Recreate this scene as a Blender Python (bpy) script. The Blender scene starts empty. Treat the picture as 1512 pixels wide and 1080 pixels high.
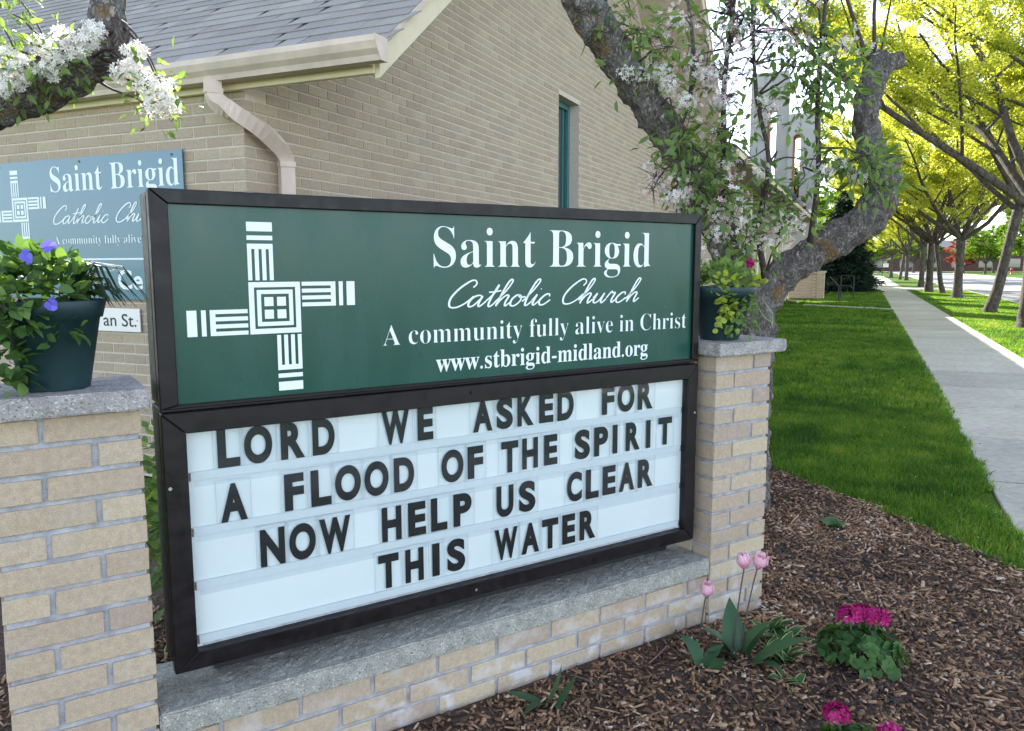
import bpy, bmesh, math, random
import numpy as np
from mathutils import Vector, Matrix, noise
sc = bpy.context.scene
C = bpy.data.collections.new("scene"); sc.collection.children.link(C)
R = math.radians
# ------------------------------------------------------------------ camera
CAM_H = 1.40
YAW, PITCH, ROLL, FPX = 24.0716, 7.159, -0.0863, 1162.157
a, p, r_ = R(YAW), R(PITCH), R(ROLL)
fwd = Vector((-math.sin(a)*math.cos(p), math.cos(a)*math.cos(p), -math.sin(p)))
rt = Vector((math.cos(a), math.sin(a), 0)); up = rt.cross(fwd)
rt2 = rt*math.cos(r_) + up*math.sin(r_); up2 = -rt*math.sin(r_) + up*math.cos(r_)
cd = bpy.data.cameras.new("camera"); cam = bpy.data.objects.new("camera", cd); C.objects.link(cam)
cd.sensor_width = 36.0; cd.lens = 36.0*FPX/1512; cd.clip_end = 3000; cd.clip_start = 0.05
m3 = Matrix((rt2, up2, -fwd)).transposed().to_4x4(); m3.translation = (0, 0, CAM_H); cam.matrix_world = m3
sc.camera = cam
# ------------------------------------------------------------------ light
SUN_AZ, SUN_EL = -40.0, 28.0          # azimuth from +Y towards +X
w = bpy.data.worlds.new("World"); sc.world = w; w.use_nodes = True
nt = w.node_tree; bg = nt.nodes["Background"]
sky = nt.nodes.new("ShaderNodeTexSky"); sky.sky_type = 'NISHITA'; sky.sun_disc = False
sky.sun_elevation = R(SUN_EL); sky.sun_rotation = R(SUN_AZ); sky.air_density = 0.8; sky.dust_density = 0.0; sky.ozone_density = 1.6
hs = nt.nodes.new('ShaderNodeHueSaturation'); hs.inputs['Saturation'].default_value = 0.60; nt.links.new(sky.outputs[0], hs.inputs['Color']); nt.links.new(hs.outputs[0], bg.inputs[0]); bg.inputs[1].default_value = 0.15
sl = bpy.data.lights.new("sun", 'SUN'); sl.energy = 4.6; sl.angle = R(0.5); sl.color = (1.0, 0.95, 0.86)
so = bpy.data.objects.new("sun", sl); C.objects.link(so)
sd = Vector((math.sin(R(SUN_AZ))*math.cos(R(SUN_EL)), math.cos(R(SUN_AZ))*math.cos(R(SUN_EL)), math.sin(R(SUN_EL))))
so.rotation_euler = sd.to_track_quat('Z', 'Y').to_euler()
vs = sc.view_settings; vs.view_transform = 'Standard'; vs.look = 'None'; vs.gamma = 1.0; vs.exposure = 2.05; vs.use_curve_mapping = False
sc.cycles.max_bounces = 6; sc.cycles.transparent_max_bounces = 12; sc.cycles.diffuse_bounces = 4; sc.cycles.glossy_bounces = 3
sc.cycles.use_denoising = True; sc.cycles.sample_clamp_indirect = 6.0

rng = random.Random(7)
# ------------------------------------------------------------------ materials
MATS = {}
def new_mat(name):
    m = bpy.data.materials.new(name); m.use_nodes = True
    n = m.node_tree.nodes; b = n["Principled BSDF"]; return m, n, m.node_tree.links, b
def ramp(n, cols, src, links):
    r = n.new("ShaderNodeValToRGB"); e = r.color_ramp.elements
    while len(e) < len(cols): e.new(0.5)
    for i, (ps, c) in enumerate(cols): e[i].position = ps; e[i].color = (*c, 1)
    links.new(src, r.inputs[0]); return r
def mixc(n, links, fac, c1, c2, mode='MIX'):
    x = n.new("ShaderNodeMix"); x.data_type = 'RGBA'; x.blend_type = mode
    for v, s in ((fac, x.inputs[0]), (c1, x.inputs[6]), (c2, x.inputs[7])):
        if hasattr(v, 'links'): links.new(v, s)
        elif isinstance(v, (int, float)): s.default_value = v
        else: s.default_value = (*v, 1)
    return x.outputs[2]
def tex(n, links, scale, detail=4, kind='noise', rough=0.55, coord='Object', stretch=None):
    tc = n.new("ShaderNodeTexCoord"); src = tc.outputs[coord]
    if coord == 'World':
        pass
    if stretch:
        mp = n.new("ShaderNodeMapping"); mp.inputs[3].default_value = stretch; links.new(src, mp.inputs[0]); src = mp.outputs[0]
    if kind == 'noise':
        t = n.new("ShaderNodeTexNoise"); t.inputs['Detail'].default_value = detail; t.inputs['Roughness'].default_value = rough
    else:
        t = n.new("ShaderNodeTexVoronoi"); t.feature = 'F1'
        if kind == 'cells': t.feature = 'DISTANCE_TO_EDGE'
    t.inputs['Scale'].default_value = scale; links.new(src, t.inputs['Vector']); return t
def bump(n, links, b, src, strength, dist=0.002):
    u = n.new("ShaderNodeBump"); u.inputs['Strength'].default_value = strength; u.inputs['Distance'].default_value = dist
    links.new(src, u.inputs['Height']); links.new(u.outputs[0], b.inputs['Normal']); return u
def mat(name, col, rough=0.7, var=0.25, scale=12, bmp=0.0, bdist=0.002, metal=0.0, spec=0.5, coord='Object', bscale=None):
    if name in MATS: return MATS[name]
    m, n, l, b = new_mat(name)
    t = tex(n, l, scale, coord=coord)
    r = ramp(n, [(0.25, tuple(c*(1-var) for c in col)), (0.75, tuple(min(1, c*(1+var)) for c in col))], t.outputs[0], l)
    l.new(r.outputs[0], b.inputs['Base Color'])
    b.inputs['Roughness'].default_value = rough; b.inputs['Metallic'].default_value = metal; b.inputs['Specular IOR Level'].default_value = spec
    if bmp:
        t2 = tex(n, l, bscale or scale*6, coord=coord); bump(n, l, b, t2.outputs[0], bmp, bdist)
    MATS[name] = m; return m
def brick_mat(name, cols, attr=False, rough=0.85, dirt=(0.42, 0.42, 0.44), dirtamt=0.35, coord='Object'):
    m, n, l, b = new_mat(name)
    if attr:
        o = n.new("ShaderNodeAttribute"); o.attribute_name = 'tint'; src = o.outputs['Fac']
    else:
        o = n.new("ShaderNodeObjectInfo"); src = o.outputs['Random']
    base = ramp(n, [(i/(len(cols)-1), c) for i, c in enumerate(cols)], src, l)
    g = n.new("ShaderNodeNewGeometry")
    def gt(scale, detail=5):
        t = n.new("ShaderNodeTexNoise"); t.inputs['Scale'].default_value = scale; t.inputs['Detail'].default_value = detail
        l.new(g.outputs['Position'], t.inputs['Vector']); return t
    t1, t2, t3 = gt(420, 3), gt(9, 5), gt(70, 4)
    sp = ramp(n, [(0.35, (0.80, 0.78, 0.76)), (0.62, (1.08, 1.08, 1.08))], t1.outputs[0], l)
    c = mixc(n, l, 1.0, base.outputs[0], sp.outputs[0], 'MULTIPLY')
    bl = ramp(n, [(0.3, (0.88, 0.87, 0.88)), (0.7, (1.08, 1.07, 1.04))], t3.outputs[0], l)
    c = mixc(n, l, 1.0, c, bl.outputs[0], 'MULTIPLY')
    dm = ramp(n, [(0.55, (0, 0, 0)), (0.78, (dirtamt,)*3)], t2.outputs[0], l)
    c = mixc(n, l, dm.outputs[0], c, dirt)
    if not attr and dirtamt > 0.25:      # white salt bloom low on the wall
        sx = n.new("ShaderNodeSeparateXYZ"); l.new(g.outputs['Position'], sx.inputs[0])
        zr_ = n.new("ShaderNodeMapRange"); l.new(sx.outputs['Z'], zr_.inputs[0]); zr_.inputs[1].default_value = 0.30; zr_.inputs[2].default_value = 0.0; zr_.inputs[3].default_value = 0.0; zr_.inputs[4].default_value = 1.0
        t5 = gt(14, 6); er = ramp(n, [(0.50, (0, 0, 0)), (0.66, (0.75, 0.75, 0.75))], t5.outputs[0], l)
        mm = n.new("ShaderNodeMath"); mm.operation = 'MULTIPLY'; l.new(zr_.outputs[0], mm.inputs[0]); l.new(er.outputs[0], mm.inputs[1]); c = mixc(n, l, mm.outputs[0], c, (0.62, 0.62, 0.66))
        t6 = gt(30, 6); e2 = ramp(n, [(0.60, (0, 0, 0)), (0.70, (0.16, 0.16, 0.16))], t6.outputs[0], l); c = mixc(n, l, e2.outputs[0], c, (0.5, 0.48, 0.48))
    l.new(c, b.inputs['Base Color']); b.inputs['Roughness'].default_value = rough
    bump(n, l, b, t1.outputs[0], 0.35, 0.0015)
    return m
def leaf_mat(name, cols, trans=0.45, rough=0.5, attr='tint', tcol=None, spec=0.35):
    m, n, l, b = new_mat(name)
    o = n.new("ShaderNodeAttribute"); o.attribute_name = attr
    rp = ramp(n, [(i/(len(cols)-1), c) for i, c in enumerate(cols)], o.outputs['Fac'], l)
    l.new(rp.outputs[0], b.inputs['Base Color']); b.inputs['Roughness'].default_value = rough; b.inputs['Specular IOR Level'].default_value = spec
    tr = n.new("ShaderNodeBsdfTranslucent"); mx = n.new("ShaderNodeMixShader"); mx.inputs[0].default_value = trans
    tc = mixc(n, l, 1.0, rp.outputs[0], tcol or (1.6, 1.5, 0.7), 'MULTIPLY'); l.new(tc, tr.inputs[0])
    l.new(b.outputs[0], mx.inputs[1]); l.new(tr.outputs[0], mx.inputs[2]); l.new(mx.outputs[0], n["Material Output"].inputs[0])
    return m
# ------------------------------------------------------------------ objects
def tag(o, label=None, cat=None, group=None, kind=None):
    if label: o['label'] = label
    if cat: o['category'] = cat
    if group: o['group'] = group
    if kind: o['kind'] = kind
    return o
def empty(name, loc, rz=0.0, label=None, cat=None, group=None):
    o = bpy.data.objects.new(name, None); C.objects.link(o); o.location = loc; o.rotation_euler = (0, 0, rz); o.empty_display_size = 0.1
    return tag(o, label, cat, group)
class MB:
    def __init__(s): s.v = []; s.f = []; s.t = []
    def add(s, vs, fs, t=0.5):
        k = len(s.v); s.v += [tuple(x) for x in vs]; s.f += [tuple(i+k for i in q) for q in fs]; s.t += [t]*len(fs)
        return s
    def box(s, x0, x1, y0, y1, z0, z1, t=0.5):
        return s.add([(x0,y0,z0),(x1,y0,z0),(x1,y1,z0),(x0,y1,z0),(x0,y0,z1),(x1,y0,z1),(x1,y1,z1),(x0,y1,z1)],
                     [(0,3,2,1),(4,5,6,7),(0,1,5,4),(1,2,6,5),(2,3,7,6),(3,0,4,7)], t)
    def prism(s, pts, axis, a0, a1, t=0.5):   # polygon pts (2-tuples) extruded along axis 'x','y','z'
        def P(q, a_):
            return {'x': (a_, q[0], q[1]), 'y': (q[0], a_, q[1]), 'z': (q[0], q[1], a_)}[axis]
        n_ = len(pts); vs_ = [P(q, a0) for q in pts] + [P(q, a1) for q in pts]
        fs = [tuple(range(n_))[::-1], tuple(range(n_, 2*n_))] + [(i, (i+1) % n_, n_+(i+1) % n_, n_+i) for i in range(n_)]
        return s.add(vs_, fs, t)
    def tube(s, pts, rad, seg=10, t=0.5, wob=0.0, wf=9.0, cap=True, sub=1, flat=1.0):
        P = [Vector(q) for q in pts]
        if not hasattr(rad, '__len__'): rad = [rad]*len(P)
        if sub > 1:
            Q, rr = [], []
            for i in range(len(P)-1):
                p0, p1, p2, p3 = P[max(0, i-1)], P[i], P[i+1], P[min(len(P)-1, i+2)]
                for k in range(sub):
                    u = k/sub
                    Q.append(0.5*((2*p1) + (p2-p0)*u + (2*p0-5*p1+4*p2-p3)*u*u + (3*p1-p0-3*p2+p3)*u**3)); rr.append(rad[i]*(1-u)+rad[i+1]*u)
            Q.append(P[-1]); rr.append(rad[-1]); P, rad = Q, rr
        vs_, fs = [], []; ref = None
        for i, q in enumerate(P):
            d = (P[min(i+1, len(P)-1)] - P[max(i-1, 0)]).normalized()
            if ref is None: ref = Vector((1, 0, 0)) if abs(d.x) < 0.8 else Vector((0, 1, 0))
            x = (ref - d*ref.dot(d)).normalized(); y = d.cross(x); ref = x
            for k in range(seg):
                an = 2*math.pi*k/seg; dr = x*math.cos(an) + y*math.sin(an)*flat; rr = rad[i]
                if wob:
                    sp0 = (q + dr*rad[i]); rr *= 1 + wob*noise.noise(sp0*wf) + wob*0.55*noise.noise(sp0*wf*2.7) + (wob*0.45*noise.noise(sp0*wf*6) if wob > .15 else 0)
                vs_.append(q + dr*rr)
        for i in range(len(P)-1):
            for k in range(seg):
                fs.append((i*seg+k, i*seg+(k+1) % seg, (i+1)*seg+(k+1) % seg, (i+1)*seg+k))
        if cap: fs.append(tuple(range(seg))[::-1]); fs.append(tuple((len(P)-1)*seg+k for k in range(seg)))
        return s.add(vs_, fs, t)
    def lathe(s, prof, seg=24, t=0.5, c=(0, 0, 0)):
        vs_ = [(c[0]+r*math.cos(2*math.pi*k/seg), c[1]+r*math.sin(2*math.pi*k/seg), c[2]+z) for r, z in prof for k in range(seg)]
        fs = [(i*seg+k, i*seg+(k+1) % seg, (i+1)*seg+(k+1) % seg, (i+1)*seg+k) for i in range(len(prof)-1) for k in range(seg)]
        return s.add(vs_, fs, t)
    def mesh(s, name, smooth=False, tint=False):
        me = bpy.data.meshes.new(name); me.from_pydata(s.v, [], s.f); me.update()
        if smooth: me.polygons.foreach_set('use_smooth', [True]*len(me.polygons))
        if tint:
            at = me.attributes.new('tint', 'FLOAT', 'FACE'); at.data.foreach_set('value', s.t)
        return me
    def build(s, name, m, parent=None, smooth=False, tint=False, loc=None, bevel=0, kind=None):
        me = s.mesh(name, smooth, tint)
        if bevel:
            bm = bmesh.new(); bm.from_mesh(me); bmesh.ops.bevel(bm, geom=list(bm.edges), offset=bevel, segments=1, affect='EDGES'); bm.to_mesh(me); bm.free()
        return link(name, me, m, parent, loc, kind=kind)
def link(name, me, m, parent=None, loc=None, rot=None, kind=None):
    if m and not me.materials: me.materials.append(m)
    o = bpy.data.objects.new(name, me); C.objects.link(o)
    if parent: o.parent = parent
    if loc is not None: o.location = loc
    if rot is not None: o.rotation_euler = rot
    if kind: o['kind'] = kind
    return o
def np_mesh(name, V, F, tint=None, smooth=False):
    me = bpy.data.meshes.new(name); n = F.shape[1]
    me.vertices.add(len(V)); me.vertices.foreach_set('co', V.astype(np.float32).ravel())
    me.loops.add(F.size); me.loops.foreach_set('vertex_index', F.astype(np.int32).ravel())
    me.polygons.add(len(F)); me.polygons.foreach_set('loop_start', np.arange(0, F.size, n, dtype=np.int32))
    me.update(calc_edges=True); me.validate()
    if smooth: me.polygons.foreach_set('use_smooth', np.ones(len(F), dtype=bool))
    if tint is not None:
        at = me.attributes.new('tint', 'FLOAT', 'FACE'); at.data.foreach_set('value', tint.astype(np.float32))
    return me
def scatter_mesh(name, TV, TF, pos, ax_x, ax_y, ax_z, scale, tint):
    """template verts TV (k,3), faces TF (m,n) copied at pos with axes; tint per instance"""
    TV = np.asarray(TV, float); TF = np.asarray(TF, int); N = len(pos); k = len(TV)
    sc3 = scale if scale.ndim == 2 else scale[:, None]*np.ones(3)
    P = TV[None]*sc3[:, None, :]
    V = pos[:, None] + P[..., 0:1]*ax_x[:, None] + P[..., 1:2]*ax_y[:, None] + P[..., 2:3]*ax_z[:, None]
    F = TF[None] + (np.arange(N)*k)[:, None, None]
    return np_mesh(name, V.reshape(-1, 3), F.reshape(-1, TF.shape[1]), np.repeat(tint, len(TF)))
def rand_axes(rs, N, zdir=None, spread=1.0):
    z = rs.normal(size=(N, 3))*spread
    if zdir is not None: z = z + zdir
    z /= np.linalg.norm(z, axis=1, keepdims=True) + 1e-9
    x = rs.normal(size=(N, 3)); x -= (x*z).sum(1, keepdims=True)*z; x /= np.linalg.norm(x, axis=1, keepdims=True)+1e-9
    y = np.cross(z, x); return x, y, z
# ------------------------------------------------------------------ wall frame (sign, pillars): x along the wall, y away from the street, z up
WB = Vector((-0.49408, 2.98653, 0.0)); WROT = R(90-32.94)
WU = Vector((math.cos(WROT), math.sin(WROT), 0)); WW = Vector((-math.sin(WROT), math.cos(WROT), 0))
def W(u, v, z): return WB + WU*u - WW*v + Vector((0, 0, z))     # v towards the street
# ------------------------------------------------------------------ ground
LAWN_EDGE = [(-3.45, 8.2), (-2.2, 7.6), (-1.2, 6.7), (-0.56, 5.66), (-0.12, 5.12), (0.24, 4.72), (0.5, 4.38), (0.72, 4.05), (0.95, 3.6), (1.2, 2.6), (1.3, 1.0), (1.3, -3.0)]
def lawn_edge_y(x):
    for (x0, y0), (x1, y1) in zip(LAWN_EDGE, LAWN_EDGE[1:]):
        if x0 <= x <= x1 and x1 > x0: return y0 + (y1-y0)*(x-x0)/(x1-x0)
    return 8.2 if x < -3.45 else -3.0
def grass_ground(name):
    m, n, l, b = new_mat(name)
    t = tex(n, l, 60, 6); t2 = tex(n, l, 1.3, 4)
    b.inputs['Specular IOR Level'].default_value = 0.05
    r1 = ramp(n, [(0.3, (0.035, 0.07, 0.008)), (0.7, (0.10, 0.18, 0.018))], t.outputs[0], l)
    r2 = ramp(n, [(0.3, (0.8, 0.85, 0.8)), (0.7, (1.15, 1.1, 0.9))], t2.outputs[0], l)
    l.new(mixc(n, l, 1.0, r1.outputs[0], r2.outputs[0], 'MULTIPLY'), b.inputs['Base Color']); b.inputs['Roughness'].default_value = 0.9
    bump(n, l, b, t.outputs[0], 0.6, 0.02); return m
M_soil = grass_ground('grass_ground')
g = MB(); g.add([(-1500, -1500, -0.30), (1500, -1500, -0.30), (1500, 1500, -0.30), (-1500, 1500, -0.30)], [(0, 1, 2, 3)])
tag(g.build('ground', M_soil), kind='structure')
lw = MB(); lw.add([(-40, -6, -0.012), (0.79, -6, -0.012), (0.79, 51.5, -0.012), (-40, 51.5, -0.012)], [(0, 1, 2, 3)])
tag(lw.build('lawn', M_soil), kind='structure')
vg = MB(); vg.add([(2.25, -6, -0.012), (5.2, -6, -0.012), (5.2, 51.5, -0.02), (2.25, 51.5, -0.012)], [(0, 1, 2, 3)])
vg.add([(2.25, 60, -0.012), (5.2, 60, -0.02), (5.2, 180, -0.02), (2.25, 180, -0.012)], [(0, 1, 2, 3)])
vg.add([(-30, 60, -0.012), (0.8, 60, -0.012), (0.8, 180, -0.012), (-30, 180, -0.012)], [(0, 1, 2, 3)])
vg.add([(16.2, -20, -0.012), (60, -20, -0.012), (60, 180, -0.012), (16.2, 180, -0.012)], [(0, 1, 2, 3)])
tag(vg.build('grass_verge', M_soil), kind='structure')
# sidewalk: slabs with joints as parts
m, n, l, b = new_mat('sidewalk_concrete'); M_conc = m
g_ = n.new("ShaderNodeNewGeometry")
def gnoise(scale, det=5):
    t = n.new("ShaderNodeTexNoise"); t.inputs['Scale'].default_value = scale; t.inputs['Detail'].default_value = det; l.new(g_.outputs['Position'], t.inputs['Vector']); return t
ta, tb, tc_ = gnoise(1.4, 6), gnoise(160, 3), gnoise(14, 6)
c0 = ramp(n, [(0.3, (0.45, 0.415, 0.345)), (0.7, (0.58, 0.54, 0.455))], ta.outputs[0], l)
c1 = ramp(n, [(0.3, (0.82, 0.82, 0.82)), (0.7, (1.1, 1.1, 1.1))], tb.outputs[0], l)
c2 = ramp(n, [(0.35, (0.85, 0.84, 0.82)), (0.6, (1.05, 1.05, 1.05))], tc_.outputs[0], l)
cc = mixc(n, l, 1.0, mixc(n, l, 1.0, c0.outputs[0], c1.outputs[0], 'MULTIPLY'), c2.outputs[0], 'MULTIPLY')
oi = n.new("ShaderNodeObjectInfo"); rr = ramp(n, [(0, (0.86, 0.86, 0.87)), (1, (1.08, 1.07, 1.05))], oi.outputs['Random'], l)
l.new(mixc(n, l, 1.0, cc, rr.outputs[0], 'MULTIPLY'), b.inputs['Base Color']); b.inputs['Roughness'].default_value = 0.9; bump(n, l, b, tb.outputs[0], 0.3, 0.002)
swm = MB().box(0.80, 2.26, -3.0, 125, -0.05, -0.009)
sw = swm.build('sidewalk', mat('joint_dirt', (0.04, 0.036, 0.03), 0.95)); tag(sw, kind='structure')
slabm = MB().box(0.80, 2.26, 0.014, 1.504, -0.03, 0.0).mesh('paving_slab')
bm = bmesh.new(); bm.from_mesh(slabm); bmesh.ops.bevel(bm, geom=list(bm.edges), offset=0.006, segments=1, affect='EDGES'); bm.to_mesh(slabm); bm.free()
y = 10.475 - 1.525*9
k = 0
while y < 92:
    o = link('paving_slab', slabm, M_conc, sw, (0, y, rng.uniform(-0.0012, 0.0012)), (rng.uniform(-.0006, .0006), rng.uniform(-.0006, .0006), 0)); y += 1.525
MB().box(0.80, 2.26, y, 125, -0.0088, 0.0).build('far_paving', M_conc, sw)
# cross path at the corner and the narrow path to the porch
ap = MB().box(2.27, 5.4, 51.8, 59.6, -0.05, -0.004).box(-25, 0.79, 51.8, 59.6, -0.05, -0.004)
tag(ap.build('driveway', M_conc), kind='structure')
pw = MB(); pw.prism([(-2.05, 30.0), (0.79, 28.05), (0.79, 29.1), (-2.05, 31.3)], 'z', -0.04, 0.004)
tag(pw.build('path', M_conc), kind='structure')
# road
m, n, l, b = new_mat('asphalt'); M_road = m
t = tex(n, l, 0.35, 6); t2 = tex(n, l, 90, 3)
rp = ramp(n, [(0.3, (0.16, 0.155, 0.16)), (0.7, (0.24, 0.235, 0.235))], t.outputs[0], l); rq = ramp(n, [(0.3, (0.7, 0.7, 0.7)), (0.7, (1.15, 1.15, 1.15))], t2.outputs[0], l)
l.new(mixc(n, l, 1.0, rp.outputs[0], rq.outputs[0], 'MULTIPLY'), b.inputs['Base Color']); b.inputs['Roughness'].default_value = 0.85; bump(n, l, b, t2.outputs[0], 0.4, 0.004)
rd = MB().box(5.42, 15.9, -60, 420, -0.25, -0.13).box(15.9, 120, 182, 196, -0.25, -0.131).box(-120, 5.42, 182, 196, -0.25, -0.131)
tag(rd.build('road', M_road), kind='structure')
kb = MB().box(5.2, 5.42, -60, 181, -0.25, 0.0).box(15.9, 16.15, -60, 181, -0.25, 0.0)
tag(kb.build('kerb', M_conc), kind='structure')
# mulch bed
def mulch_mat():
    m, n, l, b = new_mat('mulch_soil'); t = tex(n, l, 70, 6); t2 = tex(n, l, 6, 4)
    rp = ramp(n, [(0.3, (0.03, 0.019, 0.014)), (0.6, (0.11, 0.065, 0.042)), (0.8, (0.2, 0.13, 0.085))], t.outputs[0], l)
    l.new(rp.outputs[0], b.inputs['Base Color']); b.inputs['Roughness'].default_value = 0.95; bump(n, l, b, t.outputs[0], 1.0, 0.02); return m
def mulch_h(x, y):
    return 0.006 + 0.03*max(0, noise.noise(Vector((x*1.1, y*1.1, 3.1))) + 0.35) * 0.7 + 0.012*noise.noise(Vector((x*5, y*5, 0)))
mu = MB(); nx, ny = 110, 130
X0, X1, Y0, Y1 = -3.38, 1.3, -2.0, 8.6
grid = {}
for i in range(nx+1):
    for j in range(ny+1):
        x = X0+(X1-X0)*i/nx; yy = Y0+(Y1-Y0)*j/ny
        e = lawn_edge_y(x) if x < 1.29 else -3
        d = e - yy
        z = mulch_h(x, yy)*min(1, max(-1, d*3)) if d > -0.5 else -0.05
        grid[i, j] = len(mu.v); mu.v.append((x, yy, z))
for i in range(nx):
    for j in range(ny):
        x = X0+(X1-X0)*(i+.5)/nx; yy = Y0+(Y1-Y0)*(j+.5)/ny
        if lawn_edge_y(x) - yy > -0.12 and x < 1.3:
            mu.f.append((grid[i, j], grid[i+1, j], grid[i+1, j+1], grid[i, j+1])); mu.t.append(.5)
M_mulch = mulch_mat()
tag(mu.build('mulch_bed', M_mulch, smooth=True), kind='structure')
# wood chips
rs = np.random.RandomState(3)
def in_bed(x, y):
    return np.array([lawn_edge_y(a_) - b_ > -0.04 for a_, b_ in zip(x, y)])
def outside_wall(x, y, mg=0.0):
    du = (x-WB.x)*WU.x + (y-WB.y)*WU.y; dw = (x-WB.x)*WW.x + (y-WB.y)*WW.y
    return ~((du > -2.3-mg) & (du < 0.31+mg) & (dw > -mg) & (dw < 0.26+mg))
N = 120000
x = rs.uniform(-2.6, 1.25, N); yy = rs.uniform(0.9, 7.4, N)
dens = np.clip(1.5 - (yy-2.2)*0.22, 0.3, 1.0)
kp = (rs.rand(N) < dens) & in_bed(x, yy) & outside_wall(x, yy, 0.01) & (yy > 1.2) & ((x > -1.6) | (rs.rand(N) < 0.55))
x, yy = x[kp], yy[kp]; N = len(x)
z = np.array([mulch_h(a_, b_) for a_, b_ in zip(x, yy)]) + rs.uniform(-0.002, 0.014, N)
ax, ay, az = rand_axes(rs, N, np.array([0, 0, 1.0]), 0.33)
big = rs.rand(N)
S = np.stack([rs.gamma(2.0, 0.0042, N)+0.003, rs.gamma(2.3, 0.0012, N)+0.0014, rs.uniform(0.001, 0.0032, N)], 1)
S[big > 0.985, 0] *= 2.6
TV = [(-1, -.7, -1), (.8, -1, -1), (1.1, .6, -1), (-.8, 1, -1), (-1, -.6, 1), (.9, -.8, .8), (.9, .6, 1), (-.9, .8, .7)]
TF = [(4, 5, 6, 7), (0, 1, 5, 4), (1, 2, 6, 5), (2, 3, 7, 6), (3, 0, 4, 7)]
pn = np.array([noise.noise(Vector((a_*1.7, b_*1.7, 5))) + 0.6*noise.noise(Vector((a_*6, b_*6, 1))) for a_, b_ in zip(x, yy)])
me = scatter_mesh('wood_chips', TV, TF, np.stack([x, yy, z], 1), ax, ay, az, S, np.clip(rs.beta(1.0, 2.2, N) - 0.03 + 0.28*pn, 0, 1))
def chip_mat():
    m, n, l, b = new_mat('wood_chip')
    o = n.new("ShaderNodeAttribute"); o.attribute_name = 'tint'
    rp = ramp(n, [(0.0, (0.045, 0.03, 0.022)), (0.18, (0.18, 0.095, 0.052)), (0.42, (0.35, 0.19, 0.10)), (0.65, (0.52, 0.32, 0.18)), (0.88, (0.62, 0.49, 0.38)), (1, (0.75, 0.68, 0.60))], o.outputs['Fac'], l)
    t = tex(n, l, 300, 3); r2 = ramp(n, [(0.3, (0.6, 0.6, 0.6)), (0.7, (1.15, 1.15, 1.15))], t.outputs[0], l)
    l.new(mixc(n, l, 1.0, rp.outputs[0], r2.outputs[0], 'MULTIPLY'), b.inputs['Base Color']); b.inputs['Roughness'].default_value = 0.8; return m
M_chip = chip_mat()
o = link('wood_chips', me, M_chip); tag(o, 'brown wood chip mulch covering the flower bed', kind='stuff')
# grass
M_grass = leaf_mat('grass_blade', [(0.018, 0.058, 0.010), (0.048, 0.13, 0.015), (0.10, 0.215, 0.024), (0.17, 0.27, 0.035), (0.34, 0.32, 0.12)], trans=0.45, rough=0.55, tcol=(1.9, 1.7, 0.4))
def grass(name, x, y, h, wd, label, z0=-0.012, zf=None):
    N = len(x); a_ = rs.uniform(0, 2*np.pi, N); lean = rs.normal(0, 0.33, (N, 2)); h = h*rs.uniform(0.55, 1.25, N); wd = wd*rs.uniform(.7, 1.3, N)
    d = np.stack([np.cos(a_), np.sin(a_)], 1)*wd[:, None]/2
    zb = np.full(N, z0); base = np.stack([x, y], 1)
    mid = base + lean*h[:, None]*0.45; tip = base + lean*h[:, None]*1.5
    V = np.zeros((N, 5, 3))
    V[:, 0, :2] = base-d; V[:, 1, :2] = base+d; V[:, 2, :2] = mid+d*0.8; V[:, 3, :2] = mid-d*0.8; V[:, 4, :2] = tip
    V[:, 0, 2] = V[:, 1, 2] = zb; V[:, 2, 2] = V[:, 3, 2] = zb+h*0.6; V[:, 4, 2] = zb+h
    F = np.array([[0, 1, 2, 3], [3, 2, 4, 4]])
    k = np.arange(N)*5
    q = np.stack([k, k+1, k+2, k+3], 1); t3 = np.stack([k+3, k+2, k+4], 1)
    Fall = np.concatenate([np.stack([k, k+1, k+2], 1), np.stack([k, k+2, k+3], 1), t3])
    lo = np.array([noise.noise(Vector((a1*0.9, b1*0.9, 7))) for a1, b1 in zip(x, y)])
    hi = np.array([noise.noise(Vector((a1*4, b1*4, 2))) for a1, b1 in zip(x, y)])
    tn = np.clip(0.42 + 0.35*lo + 0.35*hi + rs.normal(0, 0.2, N), 0, 1)
    me = np_mesh(name, V.reshape(-1, 3), Fall, np.concatenate([tn, tn, tn])); o = link(name, me, M_grass); return tag(o, label, kind='stuff')
def lawn_pts(n, x0, x1, y0, y1, mask=None):
    x = rs.uniform(x0, x1, n); y = rs.uniform(y0, y1, n)
    if mask is not None: k = mask(x, y); x, y = x[k], y[k]
    return x, y
em = lambda x, y: np.array([b_ - lawn_edge_y(a_) > 0.02*math.sin(a_*21+b_*13) for a_, b_ in zip(x, y)]) & ~((x > 0.62) & (y > 5.05) & (y < 5.6) & (x-0.62 > abs(y-5.33)*0.5))
xa, ya = lawn_pts(150000, -1.9, 0.85, 3.4, 8.5, em); k = (0.805 + 0.018*np.sin(ya*7.3) + 0.012*np.sin(ya*19) + rs.normal(0, 0.012, len(xa))) > xa; xa, ya = xa[k], ya[k]
xb, yb = lawn_pts(90000, -3.3, 0.84, 8.5, 18)
xc, yc = lawn_pts(70000, -2.9, 0.84, 18, 51)
pth = lambda x, y: ~((y > 28.05+(0.79-x)*0.69-0.05) & (y < 29.1+(0.79-x)*0.77+0.05))
k = pth(xc, yc); xc, yc = xc[k], yc[k]
grass('lawn_grass', xa, ya, 0.055, 0.0045, 'short green lawn grass between church and sidewalk, nearest part')
grass('lawn_grass', xb, yb, 0.06, 0.009, 'short green lawn grass in the shade beside the sidewalk')
grass('lawn_grass', xc, yc, 0.065, 0.02, 'lawn grass by the path at the far church wing')
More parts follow.
